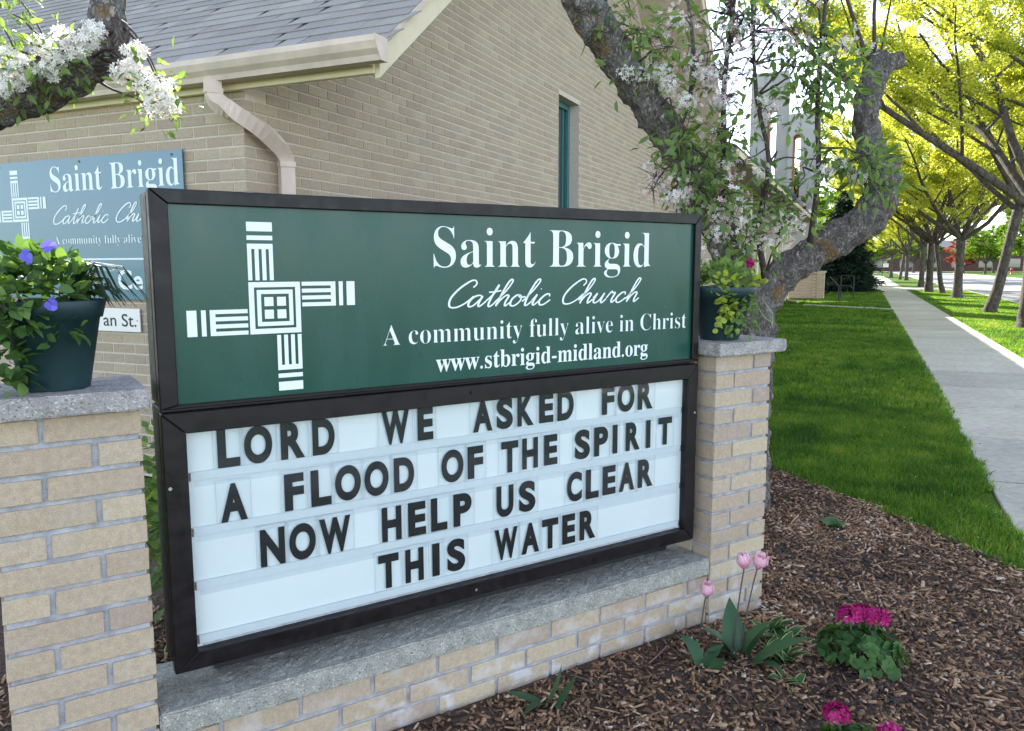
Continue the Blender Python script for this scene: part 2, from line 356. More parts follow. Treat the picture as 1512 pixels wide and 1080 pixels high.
xd, yd = lawn_pts(110000, 2.24, 5.2, 9, 30); grass('verge_grass', xd, yd, 0.055, 0.011, 'sunlit grass strip between the sidewalk and the road')
xd, yd = lawn_pts(50000, 2.24, 5.2, 30, 51.5); grass('verge_grass', xd, yd, 0.06, 0.02, 'sunlit grass strip further along under the trees')
# ------------------------------------------------------------------ bricks
BL, BH, BW, JT, CO = 0.202, 0.0555, 0.0945, 0.0125, 0.068
TAN = [(0.40, 0.31, 0.225), (0.47, 0.38, 0.27), (0.42, 0.325, 0.245), (0.52, 0.43, 0.30), (0.37, 0.285, 0.23), (0.49, 0.40, 0.29)]
M_brick = brick_mat('pillar_brick', TAN, dirt=(0.42, 0.40, 0.38), dirtamt=0.26)
M_mortar = mat('mortar', (0.35, 0.35, 0.37), 0.95, 0.35, 30, 0.9, 0.004)
def brick_mesh(l_, w_, h_, seed, bev=0.0022):
    q = random.Random(seed)
    me = MB().box(0, l_, 0, w_, 0, h_).mesh('brick'); bm = bmesh.new(); bm.from_mesh(me)
    bmesh.ops.bevel(bm, geom=list(bm.edges), offset=bev, segments=1, affect='EDGES')
    for v in bm.verts: v.co += Vector((q.uniform(-1, 1), q.uniform(-1, 1), q.uniform(-1, 1)))*0.0011
    bm.to_mesh(me); bm.free(); me.materials.append(M_brick); return me
FULL = [brick_mesh(BL, BW, BH, s) for s in range(4)]; HALF = [brick_mesh(BW, BW, BH, 10+s) for s in range(4)]; CUT = {}
def place_bricks(parent, base, items, mats=None):
    for (x, y_, z_, l_, w_) in items:
        if abs(l_-BL) < 1e-4: me = rng.choice(FULL)
        elif abs(l_-BW) < 1e-4: me = rng.choice(HALF)
        else:
            kk = round(l_, 3)
            if kk not in CUT: CUT[kk] = brick_mesh(l_, BW, BH, 99)
            me = CUT[kk]
        link('brick', me, None, parent, (x-base[0]+rng.uniform(-.0008, .0008), y_-base[1]+rng.uniform(-.0015, .0015), z_-base[2]+rng.uniform(-.0008, .0008)), (rng.uniform(-.004, .004), rng.uniform(-.004, .004), rng.uniform(-.003, .003)))
def concrete(name, base=(0.36, 0.36, 0.38), agg=0.5):
    m, n, l, b = new_mat(name)
    v = tex(n, l, 260, kind='voronoi'); t = tex(n, l, 20, 6); t3 = tex(n, l, 500, 2)
    wh = n.new("ShaderNodeSeparateColor"); l.new(v.outputs['Color'], wh.inputs[0])
    spk = ramp(n, [(0.0, (0.45, 0.44, 0.44)), (0.14, (0.93, 0.93, 0.93)), (0.88, (1.04, 1.03, 1.01)), (0.95, (1.55, 1.53, 1.5))], wh.outputs[0], l)
    tn = ramp(n, [(0.3, tuple(c*0.72 for c in base)), (0.7, tuple(c*1.2 for c in base))], t.outputs[0], l)
    f = ramp(n, [(0.3, (0.8, 0.8, 0.8)), (0.7, (1.15, 1.15, 1.15))], t3.outputs[0], l)
    c = mixc(n, l, 1.0, tn.outputs[0], spk.outputs[0], 'MULTIPLY'); c = mixc(n, l, 1.0, c, f.outputs[0], 'MULTIPLY')
    l.new(c, b.inputs['Base Color']); b.inputs['Roughness'].default_value = 0.9; bump(n, l, b, v.outputs['Distance'], 0.7, 0.003); return m
M_cap = concrete('cap_concrete', (0.355, 0.33, 0.32)); M_slab = concrete('ledge_concrete', (0.345, 0.34, 0.30))
def rough_block(name, x0, x1, y0, y1, z0, z1, m, parent, amp=0.003, step=0.02, bev=0.006):
    bm = bmesh.new(); bmesh.ops.create_cube(bm, size=1)
    for v in bm.verts: v.co = Vector(((x0+x1)/2+v.co.x*(x1-x0), (y0+y1)/2+v.co.y*(y1-y0), (z0+z1)/2+v.co.z*(z1-z0)))
    bmesh.ops.bevel(bm, geom=list(bm.edges), offset=bev, segments=2, affect='EDGES')
    for ax_, n_ in ((0, int((x1-x0)/step)), (1, int((y1-y0)/step)), (2, int((z1-z0)/step))):
        for i in range(1, n_):
            co = [0, 0, 0]; no = [0, 0, 0]; lo = (x0, y0, z0)[ax_]; hi = (x1, y1, z1)[ax_]; co[ax_] = lo+(hi-lo)*i/n_; no[ax_] = 1
            bmesh.ops.bisect_plane(bm, geom=bm.verts[:]+bm.edges[:]+bm.faces[:], plane_co=co, plane_no=no)
    for v in bm.verts:
        v.co += Vector((noise.noise(v.co*60), noise.noise(v.co*60+Vector((9, 9, 9))), noise.noise(v.co*60+Vector((3, 7, 5)))))*amp
    me = bpy.data.meshes.new(name); bm.to_mesh(me); bm.free(); me.polygons.foreach_set('use_smooth', [False]*len(me.polygons))
    return link(name, me, m, parent)
def pillar(name, u0, mirror, label):
    base = (u0+0.155, 0.10, 0)
    root = empty(name, W(base[0], -base[1], 0), WROT, label, 'pillar', 'brick pillars at the ends of the sign wall')
    core = MB().box(u0+0.007, u0+0.302, 0.007, 0.1945, -0.12, 1.066).build('mortar_core', M_mortar, root); core.location = (-base[0], -base[1], 0)
    items = []
    for i in range(17):
        z_ = 1.0640 - 0.068*(i+1) + 0.009
        a_ = (i % 2 == 0) ^ mirror
        for wy in (0, BW+JT):
            if a_: items += [(u0, wy, z_, BL, BW), (u0+BL+JT-0.0, wy, z_, BW, BW)]
            else: items += [(u0, wy, z_, BW, BW), (u0+BW+JT, wy, z_, BL, BW)]
    place_bricks(root, base, items)
    e0, e1 = (0.035, 0.036) if not mirror else (0.035, 0.016)
    c = rough_block('capstone', u0-e0, u0+0.309+e1, -0.045, 0.242, 1.069, 1.117, M_cap, root, 0.0022, 0.012, 0.004); c.location = (-base[0], -base[1], 0)
    return root
pr = pillar('brick_pillar', 0.0, False, 'tan brick pillar right of the sign with a potted plant on its capstone')
plf = pillar('brick_pillar', -2.283, True, 'tan brick pillar left of the sign at the left edge, carrying the purple-flowered pot')
# low wall
base = (-0.987, 0.11, 0)
lwall = empty('low_wall', W(base[0], -base[1], 0), WROT, 'low tan brick wall topped by a concrete ledge under the sign', 'wall')
core = MB().box(-1.973, -0.001, 0.019, 0.215, -0.12, 0.211).build('mortar_core', M_mortar, lwall); core.location = (-base[0], -base[1], 0)
items = []
for i in range(5):
    z_ = 0.212 - 0.068*(i+1) + 0.007; off = 0.0 if i % 2 == 0 else 0.1
    for wy in (0.012, 0.012+BW+JT):
        u_ = -1.973 - off - 0.06
        while u_ < -0.002:
            u1 = min(u_+BL, -0.002); us = max(u_, -1.972)
            if u1-us > 0.03:
                l_ = u1-us; l_ = BL if abs(l_-BL) < 2e-3 else round(l_, 3)
                items.append((us, wy, z_, l_, BW))
            u_ += BL+JT
place_bricks(lwall, base, items)
c = rough_block('ledge', -1.972, -0.0015, 0.0, 0.29, 0.2125, 0.279, M_slab, lwall, 0.0032, 0.014, 0.005); c.location = (-base[0], -base[1], 0)
# ------------------------------------------------------------------ lettering
BOLD = lambda s: ''.join(chr(0x1D400+ord(ch)-65) if 'A' <= ch <= 'Z' else chr(0x1D41A+ord(ch)-97) if 'a' <= ch <= 'z' else ch for ch in s)
DG = bpy.context.evaluated_depsgraph_get
def text_geo(s, offset=0.0, res=6):
    cu = bpy.data.curves.new('lettering', 'FONT'); cu.body = s; cu.offset = offset; cu.resolution_u = res; cu.fill_mode = 'FRONT'
    o = bpy.data.objects.new('lettering', cu); C.objects.link(o)
    dg = DG(); dg.update(); me = o.evaluated_get(dg).to_mesh()
    vs_ = [tuple(v.co) for v in me.vertices]; fs = [tuple(p_.vertices) for p_ in me.polygons]
    o.to_mesh_clear(); bpy.data.objects.remove(o); bpy.data.curves.remove(cu)
    # give overlapping islands their own tiny height so that no two faces share a plane
    par = list(range(len(vs_)))
    def find(i):
        while par[i] != i: par[i] = par[par[i]]; i = par[i]
        return i
    for f in fs:
        for q in f[1:]: par[find(q)] = find(f[0])
    ids = {}
    for i in range(len(vs_)): ids.setdefault(find(i), len(ids))
    vs_ = [(v[0], v[1], (ids[find(i)] % 3)*0.0002) for i, v in enumerate(vs_)]
    return vs_, fs
def split_words(vs_, fs, gap=0.17):
    iv = sorted((min(vs_[i][0] for i in f), max(vs_[i][0] for i in f), k) for k, f in enumerate(fs)); groups = []; end = -1e9
    for a_, b_, k in iv:
        if a_ > end+gap: groups.append([])
        groups[-1].append(k); end = max(end, b_)
    out = []
    for gq in groups:
        ids = sorted({i for k in gq for i in fs[k]}); mp = {i: n_ for n_, i in enumerate(ids)}
        out.append(([vs_[i] for i in ids], [tuple(mp[i] for i in fs[k]) for k in gq]))
    return out
def letters(name, s, x0, x1, zb, cap, y_, m, parent, off, offset=0.0, ref=None, res=6, zone='capref'):
    """flat lettering standing in the x-z plane of the parent's frame, facing -y"""
    vs_, fs = text_geo(s, offset, res)
    rv, _ = text_geo(ref, offset, res) if ref else (vs_, 0)
    ch = max(v[1] for v in rv); a0 = min(v[0] for v in vs_); a1 = max(v[0] for v in vs_)
    sx = (x1-x0)/(a1-a0); sz = cap/ch
    words = split_words(vs_, fs); o = None
    for wv, wf in words:
        mb = MB(); mb.add([(x0+(v[0]-a0)*sx-off[0], y_-v[2]-off[1], zb+v[1]*sz-off[2]) for v in wv], wf); o = mb.build(name, m, parent)
    return o
SPLIT = [0]
def stroke_script(x0, x1, zb, cap, y_, m, parent, off, name='script_lettering', wd=0.064):
    """hand-drawn joined script: strokes in units of x-height, slanted"""
    S = []
    pen = 0.0
    def put(strokes, adv):
        nonlocal pen
        for st in strokes: S.append([(pen+a_, b_) for a_, b_ in st])
        pen += adv
    Cc = ([[(1.55, 1.72), (1.7, 2.05), (1.45, 2.35), (1.05, 2.25), (0.45, 1.6), (0.12, 0.8), (0.3, 0.12), (0.85, 0.0), (1.45, 0.35), (1.9, 0.95)]], 1.62)
    a = ([[(0.98, 0.9), (0.7, 1.02), (0.3, 0.85), (0.1, 0.4), (0.25, 0.04), (0.6, 0.15), (0.95, 0.75), (1.0, 0.95)], [(1.0, 0.97), (0.93, 0.3), (1.08, 0.02), (1.38, 0.35), (1.5, 0.6)]], 1.38)
    t_ = ([[(0.1, 0.55), (0.5, 1.2), (0.62, 1.9)], [(0.6, 1.95), (0.42, 0.9), (0.42, 0.15), (0.62, 0.0), (0.95, 0.4)], [(0.0, 1.28), (0.45, 1.3), (1.0, 1.4)]], 0.78)
    h = ([[(0.05, 0.3), (0.6, 1.3), (0.85, 2.15), (0.72, 2.4), (0.52, 2.1), (0.38, 1.1), (0.3, 0.0)], [(0.3, 0.05), (0.5, 0.6), (0.85, 0.98), (1.05, 0.85), (0.98, 0.35), (1.1, 0.0), (1.45, 0.4)]], 1.35)
    o_ = ([[(0.75, 0.95), (0.4, 0.95), (0.1, 0.55), (0.2, 0.06), (0.55, 0.0), (0.88, 0.4), (0.82, 0.85), (0.6, 0.95), (0.75, 0.75), (1.2, 0.8)]], 1.08)
    l_ = ([[(0.0, 0.35), (0.55, 1.3), (0.85, 2.15), (0.72, 2.4), (0.5, 2.1), (0.32, 1.0), (0.35, 0.1), (0.55, 0.0), (0.85, 0.35)]], 0.75)
    i_ = ([[(0.05, 0.4), (0.3, 0.95)], [(0.32, 1.0), (0.25, 0.2), (0.42, 0.0), (0.75, 0.4)], [(0.48, 1.45), (0.53, 1.5)]], 0.68)
    c_ = ([[(0.85, 0.75), (0.75, 1.0), (0.4, 0.9), (0.1, 0.4), (0.3, 0.0), (0.65, 0.05), (1.05, 0.45)]], 1.0)
    u_ = ([[(0.05, 0.5), (0.3, 0.97)], [(0.3, 0.97), (0.2, 0.25), (0.4, 0.0), (0.75, 0.25), (1.0, 0.95)], [(1.0, 0.97), (0.93, 0.25), (1.1, 0.0), (1.4, 0.4)]], 1.35)
    r_l = ([[(0.05, 0.45), (0.35, 1.1), (0.48, 0.95), (0.75, 0.95), (0.65, 0.3), (0.8, 0.0), (1.1, 0.4)]], 1.0)
    for gl in (Cc, a, t_, h, o_, l_, i_, c_): put(*gl)
    SPLIT[0] = len(S); pen += 1.1
    for gl in (Cc, h, u_, r_l, c_, h): put(*gl)
    sl_ = 0.42; pts = []
    for st in S:
        P = [Vector((q[0]+q[1]*sl_, q[1], 0)) for q in st]; Q = []
        if len(P) > 2:
            for i in range(len(P)-1):
                p0, p1, p2, p3 = P[max(0, i-1)], P[i], P[i+1], P[min(len(P)-1, i+2)]
                for k in range(6):
                    u = k/6; Q.append(0.5*((2*p1) + (p2-p0)*u + (2*p0-5*p1+4*p2-p3)*u*u + (3*p1-p0-3*p2+p3)*u**3))
            Q.append(P[-1])
        else: Q = P
        pts.append(Q)
    xs = [q.x for Q in pts for q in Q]; a0, a1 = min(xs), max(xs); sx = (x1-x0)/(a1-a0); sz = cap/2.4
    mb = MB(); n1 = SPLIT[0]
    for kq, Q in enumerate(pts):
        if kq == n1: mb.build(name, m, parent); mb = MB()
        vv, ff = [], []
        for i, q in enumerate(Q):
            d = (Q[min(i+1, len(Q)-1)]-Q[max(0, i-1)]).normalized(); nrm = Vector((-d.y, d.x, 0))
            hw = wd*(1.0 + 0.35*max(0, -d.y)) * (0.75 if i in (0, len(Q)-1) else 1)
            for s_ in (-1, 1):
                e = q + nrm*hw*s_; vv.append((x0+(e.x-a0)*sx-off[0], y_-off[1]-0.0003*(kq % 4), zb+e.y*sz-off[2]))
        for i in range(len(Q)-1): ff.append((2*i, 2*i+1, 2*i+3, 2*i+2))
        mb.add(vv, ff)
    return mb.build(name, m, parent)
def emblem(cx, cz, s, y_, m, parent, off):
    """woven cross emblem; unit = half width of the centre square"""
    mb = MB()
    def rect(x0, x1, z0, z1, k=0):
        X0_, X1_, Z0_, Z1_ = cx+x0*s-off[0], cx+x1*s-off[0], cz+z0*s-off[2], cz+z1*s-off[2]; Y_ = y_-off[1]
        mb.add([(X0_, Y_, Z0_), (X1_, Y_, Z0_), (X1_, Y_, Z1_), (X0_, Y_, Z1_)], [(0, 1, 2, 3)])
    def ring(a_, b_):
        rect(-a_, a_, b_, a_); rect(-a_, a_, -a_, -b_); rect(-a_, -b_, -b_, b_); rect(b_, a_, -b_, b_)
    ring(1.0, 0.80); ring(0.70, 0.54)
    for sx_ in (-1, 1):
        for sz_ in (-1, 1):
            rect(min(sx_*0.07, sx_*0.42), max(sx_*0.07, sx_*0.42), min(sz_*0.07, sz_*0.42), max(sz_*0.07, sz_*0.42))
    def arm(tr):
        # built for the right arm: x outwards 1.09..3.3, z from 0 to 1 (upper half)
        def rc(x0, x1, z0, z1):
            q = [tr(x0, z0), tr(x1, z1)]; rect(min(q[0][0], q[1][0]), max(q[0][0], q[1][0]), min(q[0][1], q[1][1]), max(q[0][1], q[1][1]))
        for k in range(4): rc(1.07, 2.26, 0.02+k*0.273, 0.02+k*0.273+0.155)
        rc(2.26, 2.46, 0.02, 0.994); rc(2.60, 2.77, 0.02, 0.994); rc(2.93, 3.28, 0.02, 0.994)
    arm(lambda x, z: (x, z)); arm(lambda x, z: (-x, -z)); arm(lambda x, z: (-z, x)); arm(lambda x, z: (z, -x))
    return mb.build('cross_emblem', m, parent)
M_white = mat('vinyl_white', (0.74, 0.78, 0.78), 0.5, 0.04, 5)
# ------------------------------------------------------------------ the sign
SB = (-0.982, 0.13, 0.279)
sign = empty('church_sign', W(SB[0], -SB[1], SB[2]), WROT, 'large bronze framed sign, green church name panel above a white letter board', 'sign')
def sp(mb, name, m, **k):
    o = mb.build(name, m, k.pop('parent', sign), **k); o.location = (-SB[0], -SB[1], -SB[2]); return o
def metal_mat(name, col, rough, sc_=30):
    m, n, l, b = new_mat(name); t = tex(n, l, sc_, 6); t2 = tex(n, l, 4, 5, stretch=(1, 1, 6))
    r1 = ramp(n, [(0.3, tuple(c*0.7 for c in col)), (0.75, tuple(c*1.5 for c in col))], t2.outputs[0], l)
    r2 = ramp(n, [(0.35, (0.8, 0.8, 0.8)), (0.7, (1.2, 1.15, 1.1))], t.outputs[0], l)
    l.new(mixc(n, l, 1.0, r1.outputs[0], r2.outputs[0], 'MULTIPLY'), b.inputs['Base Color'])
    rr = ramp(n, [(0.3, (rough*0.75,)*3), (0.7, (rough*1.25,)*3)], t.outputs[0], l); l.new(rr.outputs[0], b.inputs['Roughness'])
    b.inputs['Metallic'].default_value = 0.0; b.inputs['Specular IOR Level'].default_value = 0.3; bump(n, l, b, t.outputs[0], 0.12, 0.001); return m
M_frame = metal_mat('bronze_frame', (0.008, 0.0058, 0.0068), 0.40); M_side = metal_mat('weathered_bronze', (0.032, 0.028, 0.032), 0.5)
UL, UR = -1.922, -0.045
def frame(z0, z1, b_, yf, nm, m):
    # mitred members with a small raised outer lip
    for pts in (((UL, z1), (UR, z1), (UR-b_[1], z1-b_[2]), (UL+b_[0], z1-b_[2])), ((UL, z0), (UL+b_[0], z0+b_[3]), (UR-b_[1], z0+b_[3]), (UR, z0)),
                ((UL, z0), (UL, z1), (UL+b_[0], z1-b_[2]), (UL+b_[0], z0+b_[3])), ((UR, z0), (UR-b_[1], z0+b_[3]), (UR-b_[1], z1-b_[2]), (UR, z1))):
        cx = sum(q[0] for q in pts)/4; cz = sum(q[1] for q in pts)/4
        q2 = [(cx+(q[0]-cx)*0.9995, cz+(q[1]-cz)*0.998) for q in pts]
        sp(MB().prism(q2, 'y', yf, yf+0.035), nm, m, bevel=0.0022)
frame(1.046, 1.590, (0.043, 0.03, 0.036, 0.010), 0.05, 'upper_frame', M_frame)
frame(0.350, 1.036, (0.057, 0.046, 0.055, 0.047), 0.05, 'lower_frame', M_frame)
sp(MB().box(UL+0.004, UR-0.004, 0.0875, 0.21, 1.05, 1.586), 'upper_cabinet', M_side, bevel=0.003)
sp(MB().box(UL+0.004, UR-0.004, 0.0875, 0.21, 0.354, 1.044), 'lower_cabinet', M_side, bevel=0.003)
sp(MB().box(UL+0.001, UL+0.006, 0.10, 0.165, 0.37, 1.03).box(UL+0.001, UL+0.006, 0.10, 0.165, 1.06, 1.575), 'side_rib', M_side)
sp(MB().box(UL+0.12, UR-0.03, 0.165, 0.205, 0.2805, 0.3535), 'base_channel', mat('black_steel', (0.012, 0.012, 0.014), 0.6))
# green panel
m, n, l, b = new_mat('green_panel'); M_green = m
t = tex(n, l, 3, 5, stretch=(2.5, 1, .7)); rp = ramp(n, [(0.3, (0.007, 0.056, 0.040)), (0.7, (0.011, 0.072, 0.052))], t.outputs[0], l); l.new(rp.outputs[0], b.inputs['Base Color'])
rr = ramp(n, [(0.3, (0.20,)*3), (0.7, (0.33,)*3)], t.outputs[0], l); l.new(rr.outputs[0], b.inputs['Roughness']); b.inputs['Specular IOR Level'].default_value = 0.4
sp(MB().box(UL+0.03, UR-0.02, 0.064, 0.0865, 1.054, 1.565), 'sign_panel', M_green)
OFF = SB; YF = 0.0632
letters('lettering', BOLD('Saint Brigid'), -1.150, -0.286, 1.398, 0.119, YF, M_white, sign, OFF, -0.010, BOLD('d'))
stroke_script(-1.10, -0.330, 1.277, 0.083, YF, M_white, sign, OFF)
letters('lettering', BOLD('A community fully alive in Christ'), -1.318, -0.100, 1.173, 0.058, YF, M_white, sign, OFF, -0.013, BOLD('l'))
letters('lettering', BOLD('www.stbrigid-midland.org'), -1.147, -0.290, 1.084, 0.055, YF, M_white, sign, OFF, 0.0, BOLD('l'))
emblem(-1.6235, 1.2925, 0.0682, YF, M_white, sign, OFF)
# letter board
m, n, l, b = new_mat('letter_board_white'); M_board = m
t = tex(n, l, 2.2, 5); t2 = tex(n, l, 300, 2)
rp = ramp(n, [(0.3, (0.74, 0.735, 0.72)), (0.7, (0.82, 0.81, 0.785))], t.outputs[0], l); rq = ramp(n, [(0.18, (0.55, 0.5, 0.48)), (0.24, (1, 1, 1))], t2.outputs[0], l)
l.new(mixc(n, l, 0.6, rp.outputs[0], mixc(n, l, 1.0, rp.outputs[0], rq.outputs[0], 'MULTIPLY')), b.inputs['Base Color']); b.inputs['Roughness'].default_value = 0.35
sp(MB().box(UL+0.05, UR-0.04, 0.084, 0.0868, 0.385, 0.995), 'letter_board', M_board)
M_rail = mat('clear_rail', (0.67, 0.68, 0.69), 0.25, 0.03, 60); M_grime = mat('rail_grime', (0.47, 0.43, 0.45), 0.7, 0.35, 25)
for zr in (0.862, 0.7135, 0.5675, 0.4185):
    x0, x1 = UL+0.066, UR-0.052
    o = sp(MB().prism([(0.0838, zr-0.013), (0.0790, zr-0.013), (0.0770, zr+0.011), (0.0785, zr+0.011), (0.0805, zr-0.009), (0.0838, zr-0.009)], 'x', x0, x1), 'letter_rail', M_rail)
    o2 = sp(MB().box(x0+0.01, x1-0.01, 0.0834, 0.0839, zr-0.031, zr-0.0145), 'rail_strip', M_grime if zr < 0.45 else M_rail)
    for xe in (x0-0.002, x1-0.004):
        sp(MB().box(xe, xe+0.0035, 0.0765, 0.0838, zr-0.012, zr+0.009), 'rail_clip', mat('brown_clip', (0.22, 0.16, 0.15), 0.6))
# tile and letters
m, n, l, b = new_mat('letter_black'); M_blk = m
b.inputs['Base Color'].default_value = (0.006, 0.006, 0.008, 1); b.inputs['Roughness'].default_value = 0.45
m, n, l, b = new_mat('tile_plastic'); M_tile = m
b.inputs['Base Color'].default_value = (0.85, 0.9, 0.92, 1); b.inputs['Roughness'].default_value = 0.15
tr = n.new("ShaderNodeBsdfTransparent"); tr.inputs[0].default_value = (0.985, 0.99, 0.992, 1); mx = n.new("ShaderNodeMixShader"); mx.inputs[0].default_value = 0.96
l.new(b.outputs[0], mx.inputs[1]); l.new(tr.outputs[0], mx.inputs[2]); l.new(mx.outputs[0], n["Material Output"].inputs[0])
M_rim = mat('tile_rim', (0.50, 0.53, 0.57), 0.3, 0.1)
ROWS = [(0.8775, 0.104, [('L', -1.786, -1.728), ('O', -1.717, -1.642), ('R', -1.619, -1.552), ('D', -1.53, -1.465), ('W', -1.321, -1.231), ('E', -1.204, -1.151), ('A', -1.01, -0.938), ('S', -0.922, -0.86), ('K', -0.842, -0.777), ('E', -0.755, -0.697), ('D', -0.68, -0.611), ('F', -0.486, -0.43), ('O', -0.414, -0.335), ('R', -0.318, -0.245)]),
 (0.730, 0.105, [('A', -1.785, -1.715), ('F', -1.614, -1.559), ('L', -1.539, -1.48), ('O', -1.468, -1.39), ('O', -1.379, -1.302), ('D', -1.285, -1.218), ('O', -1.125, -1.046), ('F', -1.031, -0.974), ('T', -0.905, -0.839), ('H', -0.823, -0.76), ('E', -0.735, -0.679), ('S', -0.604, -0.538), ('P', -0.519, -0.456), ('I', -0.434, -0.412), ('R', -0.373, -0.305), ('I', -0.275, -0.253), ('T', -0.214, -0.145)]),
 (0.583, 0.106, [('N', -1.686, -1.618), ('O', -1.606, -1.53), ('W', -1.519, -1.425), ('H', -1.327, -1.263), ('E', -1.241, -1.181), ('L', -1.163, -1.106), ('P', -1.084, -1.018), ('U', -0.924, -0.858), ('S', -0.836, -0.77), ('C', -0.637, -0.572), ('L', -0.554, -0.496), ('E', -0.478, -0.418), ('A', -0.402, -0.328), ('R', -0.311, -0.237)]),
 (0.437, 0.106, [('T', -1.342, -1.275), ('H', -1.253, -1.191), ('I', -1.161, -1.135), ('S', -1.108, -1.043), ('W', -0.932, -0.842), ('A', -0.826, -0.754), ('T', -0.742, -0.674), ('E', -0.656, -0.6), ('R', -0.58, -0.509)])]
GL = {}
for ch in 'LORDWEASKFTHIPNUC': GL[ch] = text_geo(ch, 0.048, 8)
for ri, (zb, hh, row) in enumerate(ROWS):
    for ch, x0, x1 in row:
        zz = zb + 0.010*((x0+x1)/2+0.98)/1.6 + rng.uniform(-.0012, .0012)
        tx0, tx1 = x0-0.011, x1+0.011
        if ch == 'I': tx0, tx1 = x0-0.013, x1+0.013
        top = min(zz+hh+0.012, 0.986)
        tile = sp(MB().box(tx0, tx1, 0.0795, 0.0808, zz-0.018, top), 'letter_tile', M_tile, bevel=0.0006)
        rim = MB(); e = 0.0011
        rim.box(tx0, tx0+e, 0.0790, 0.0794, zz-0.016, top).box(tx1-e, tx1, 0.0790, 0.0794, zz-0.016, top).box(tx0+e, tx1-e, 0.0790, 0.0794, top-e, top)
        rim.build('tile_edge', M_rim, tile)
        vs_, fs = GL[ch]; a0 = min(v[0] for v in vs_); a1 = max(v[0] for v in vs_); b0 = min(v[1] for v in vs_); b1 = max(v[1] for v in vs_)
        mb = MB(); mb.add([(x0+(v[0]-a0)/(a1-a0)*(x1-x0), 0.0786-v[2], zz+(v[1]-b0)/(b1-b0)*hh) for v in vs_], fs)
        mb.build('letter', M_blk, tile)
# glass
m, n, l, b = new_mat('cabinet_glass'); M_glass = m
fr = n.new("ShaderNodeFresnel"); fr.inputs[0].default_value = 1.45; gl = n.new("ShaderNodeBsdfGlossy"); gl.inputs['Roughness'].default_value = 0.03
tr = n.new("ShaderNodeBsdfTransparent"); tr.inputs[0].default_value = (0.95, 0.975, 0.98, 1); mx = n.new("ShaderNodeMixShader")
gb = n.new("ShaderNodeNewGeometry"); iv = n.new("ShaderNodeMath"); iv.operation = 'SUBTRACT'; iv.inputs[0].default_value = 1.0; l.new(gb.outputs['Backfacing'], iv.inputs[1])
fm = n.new("ShaderNodeMath"); fm.operation = 'MULTIPLY'; l.new(fr.outputs[0], fm.inputs[0]); l.new(iv.outputs[0], fm.inputs[1])
l.new(fm.outputs[0], mx.inputs[0]); l.new(tr.outputs[0], mx.inputs[1]); l.new(gl.outputs[0], mx.inputs[2]); l.new(mx.outputs[0], n["Material Output"].inputs[0])
sp(MB().box(UL+0.050, UR-0.040, 0.0640, 0.0665, 0.39, 0.988), 'glass_pane', M_glass)
M_steel = mat('steel_screw', (0.5, 0.5, 0.5), 0.35, 0.1, metal=0.9)
for (uu, zz) in ((UL+0.012, 0.845), (UR-0.012, 0.85), (-1.02, 0.372)):
    mb = MB().tube([(uu, 0.0485, zz), (uu, 0.053, zz)], [0.0045, 0.0045], 10); sp(mb, 'lock_screw', M_steel)
sp(MB().box(-1.035, -0.995, 0.046, 0.050, 1.008, 1.018), 'latch_tab', M_frame)
# ------------------------------------------------------------------ church building
GX, GY = -3.394, 3.724           # wall corner
EZ, EY, EX = 2.425, 3.60, -2.42   # eave, rake edge
SL = 0.77; RY = 9.93
MGC = [(0.38, 0.295, 0.215), (0.43, 0.34, 0.245), (0.395, 0.31, 0.235), (0.46, 0.375, 0.27), (0.37, 0.29, 0.22), (0.43, 0.35, 0.265)]
M_cb = brick_mat('church_brick', MGC, dirtamt=0.15, dirt=(0.4, 0.38, 0.36)); M_cbs = brick_mat('church_brick_far', MGC, attr=True, dirtamt=0.15, dirt=(0.4, 0.38, 0.36))
M_cm = mat('church_mortar', (0.54, 0.46, 0.38), 0.95, 0.12, 30, 0.4)
M_trim = mat('cream_trim', (0.60, 0.48, 0.40), 0.6, 0.16, 7); M_cream = mat('cream_board', (0.70, 0.60, 0.42), 0.6, 0.1, 4)
CB = (GX, GY, 0)
church = empty('church_building', CB, 0, 'tan brick church building with steep gable, gutter and narrow windows behind the sign', 'church')
def cp(mb, name, m, parent=None, **k):
    o = mb.build(name, m, parent or church, **k)
    if parent is None: o.location = (-CB[0], -CB[1], 0)
    return o
rz = lambda y_: EZ + 0.02 + SL*(min(y_, 2*RY-y_) - GY)      # underside of the roof over the wall
# gable wall core with window openings
W1 = (8.96, 9.70, 0.85, 3.415); W2 = (15.32, 16.18, 0.95, 3.30)
core = MB()
def strip(y0, y1, zlo=0.0, top=None):
    pts = [(y0, zlo), (y1, zlo)]
    if top is not None: pts += [(y1, top), (y0, top)]
    else:
        pts.append((y1, rz(y1)))
        if y0 < RY < y1: pts.append((RY, rz(RY)))
        pts.append((y0, rz(y0)))
    core.prism(pts, 'x', GX-0.32, GX-0.0035)
strip(GY+0.0035, W1[0]); strip(W1[0], W1[1], 0, W1[2]); strip(W1[0], W1[1], W1[3]); strip(W1[1], 15.32)
core.prism([(15.32, 0), (W2[1], 0), (W2[1], W2[2]), (15.32, W2[2])], 'x', GX-0.32, GX-0.0035)
core.prism([(15.32, W2[3]), (W2[1], W2[3]), (W2[1], 3.45), (15.32, 3.45)], 'x', GX-0.32, GX-0.0035)
core.prism([(W2[1], 0), (20.4, 0), (20.4, 3.45), (W2[1], 3.45)], 'x', GX-0.32, GX-0.0035)
gw = cp(core, 'gable_wall', M_cm)
ewm = MB().box(-9.5, GX-0.3205, GY+0.0035, GY+0.32, 0, 2.44)
ew = cp(ewm, 'eave_wall', M_cm)
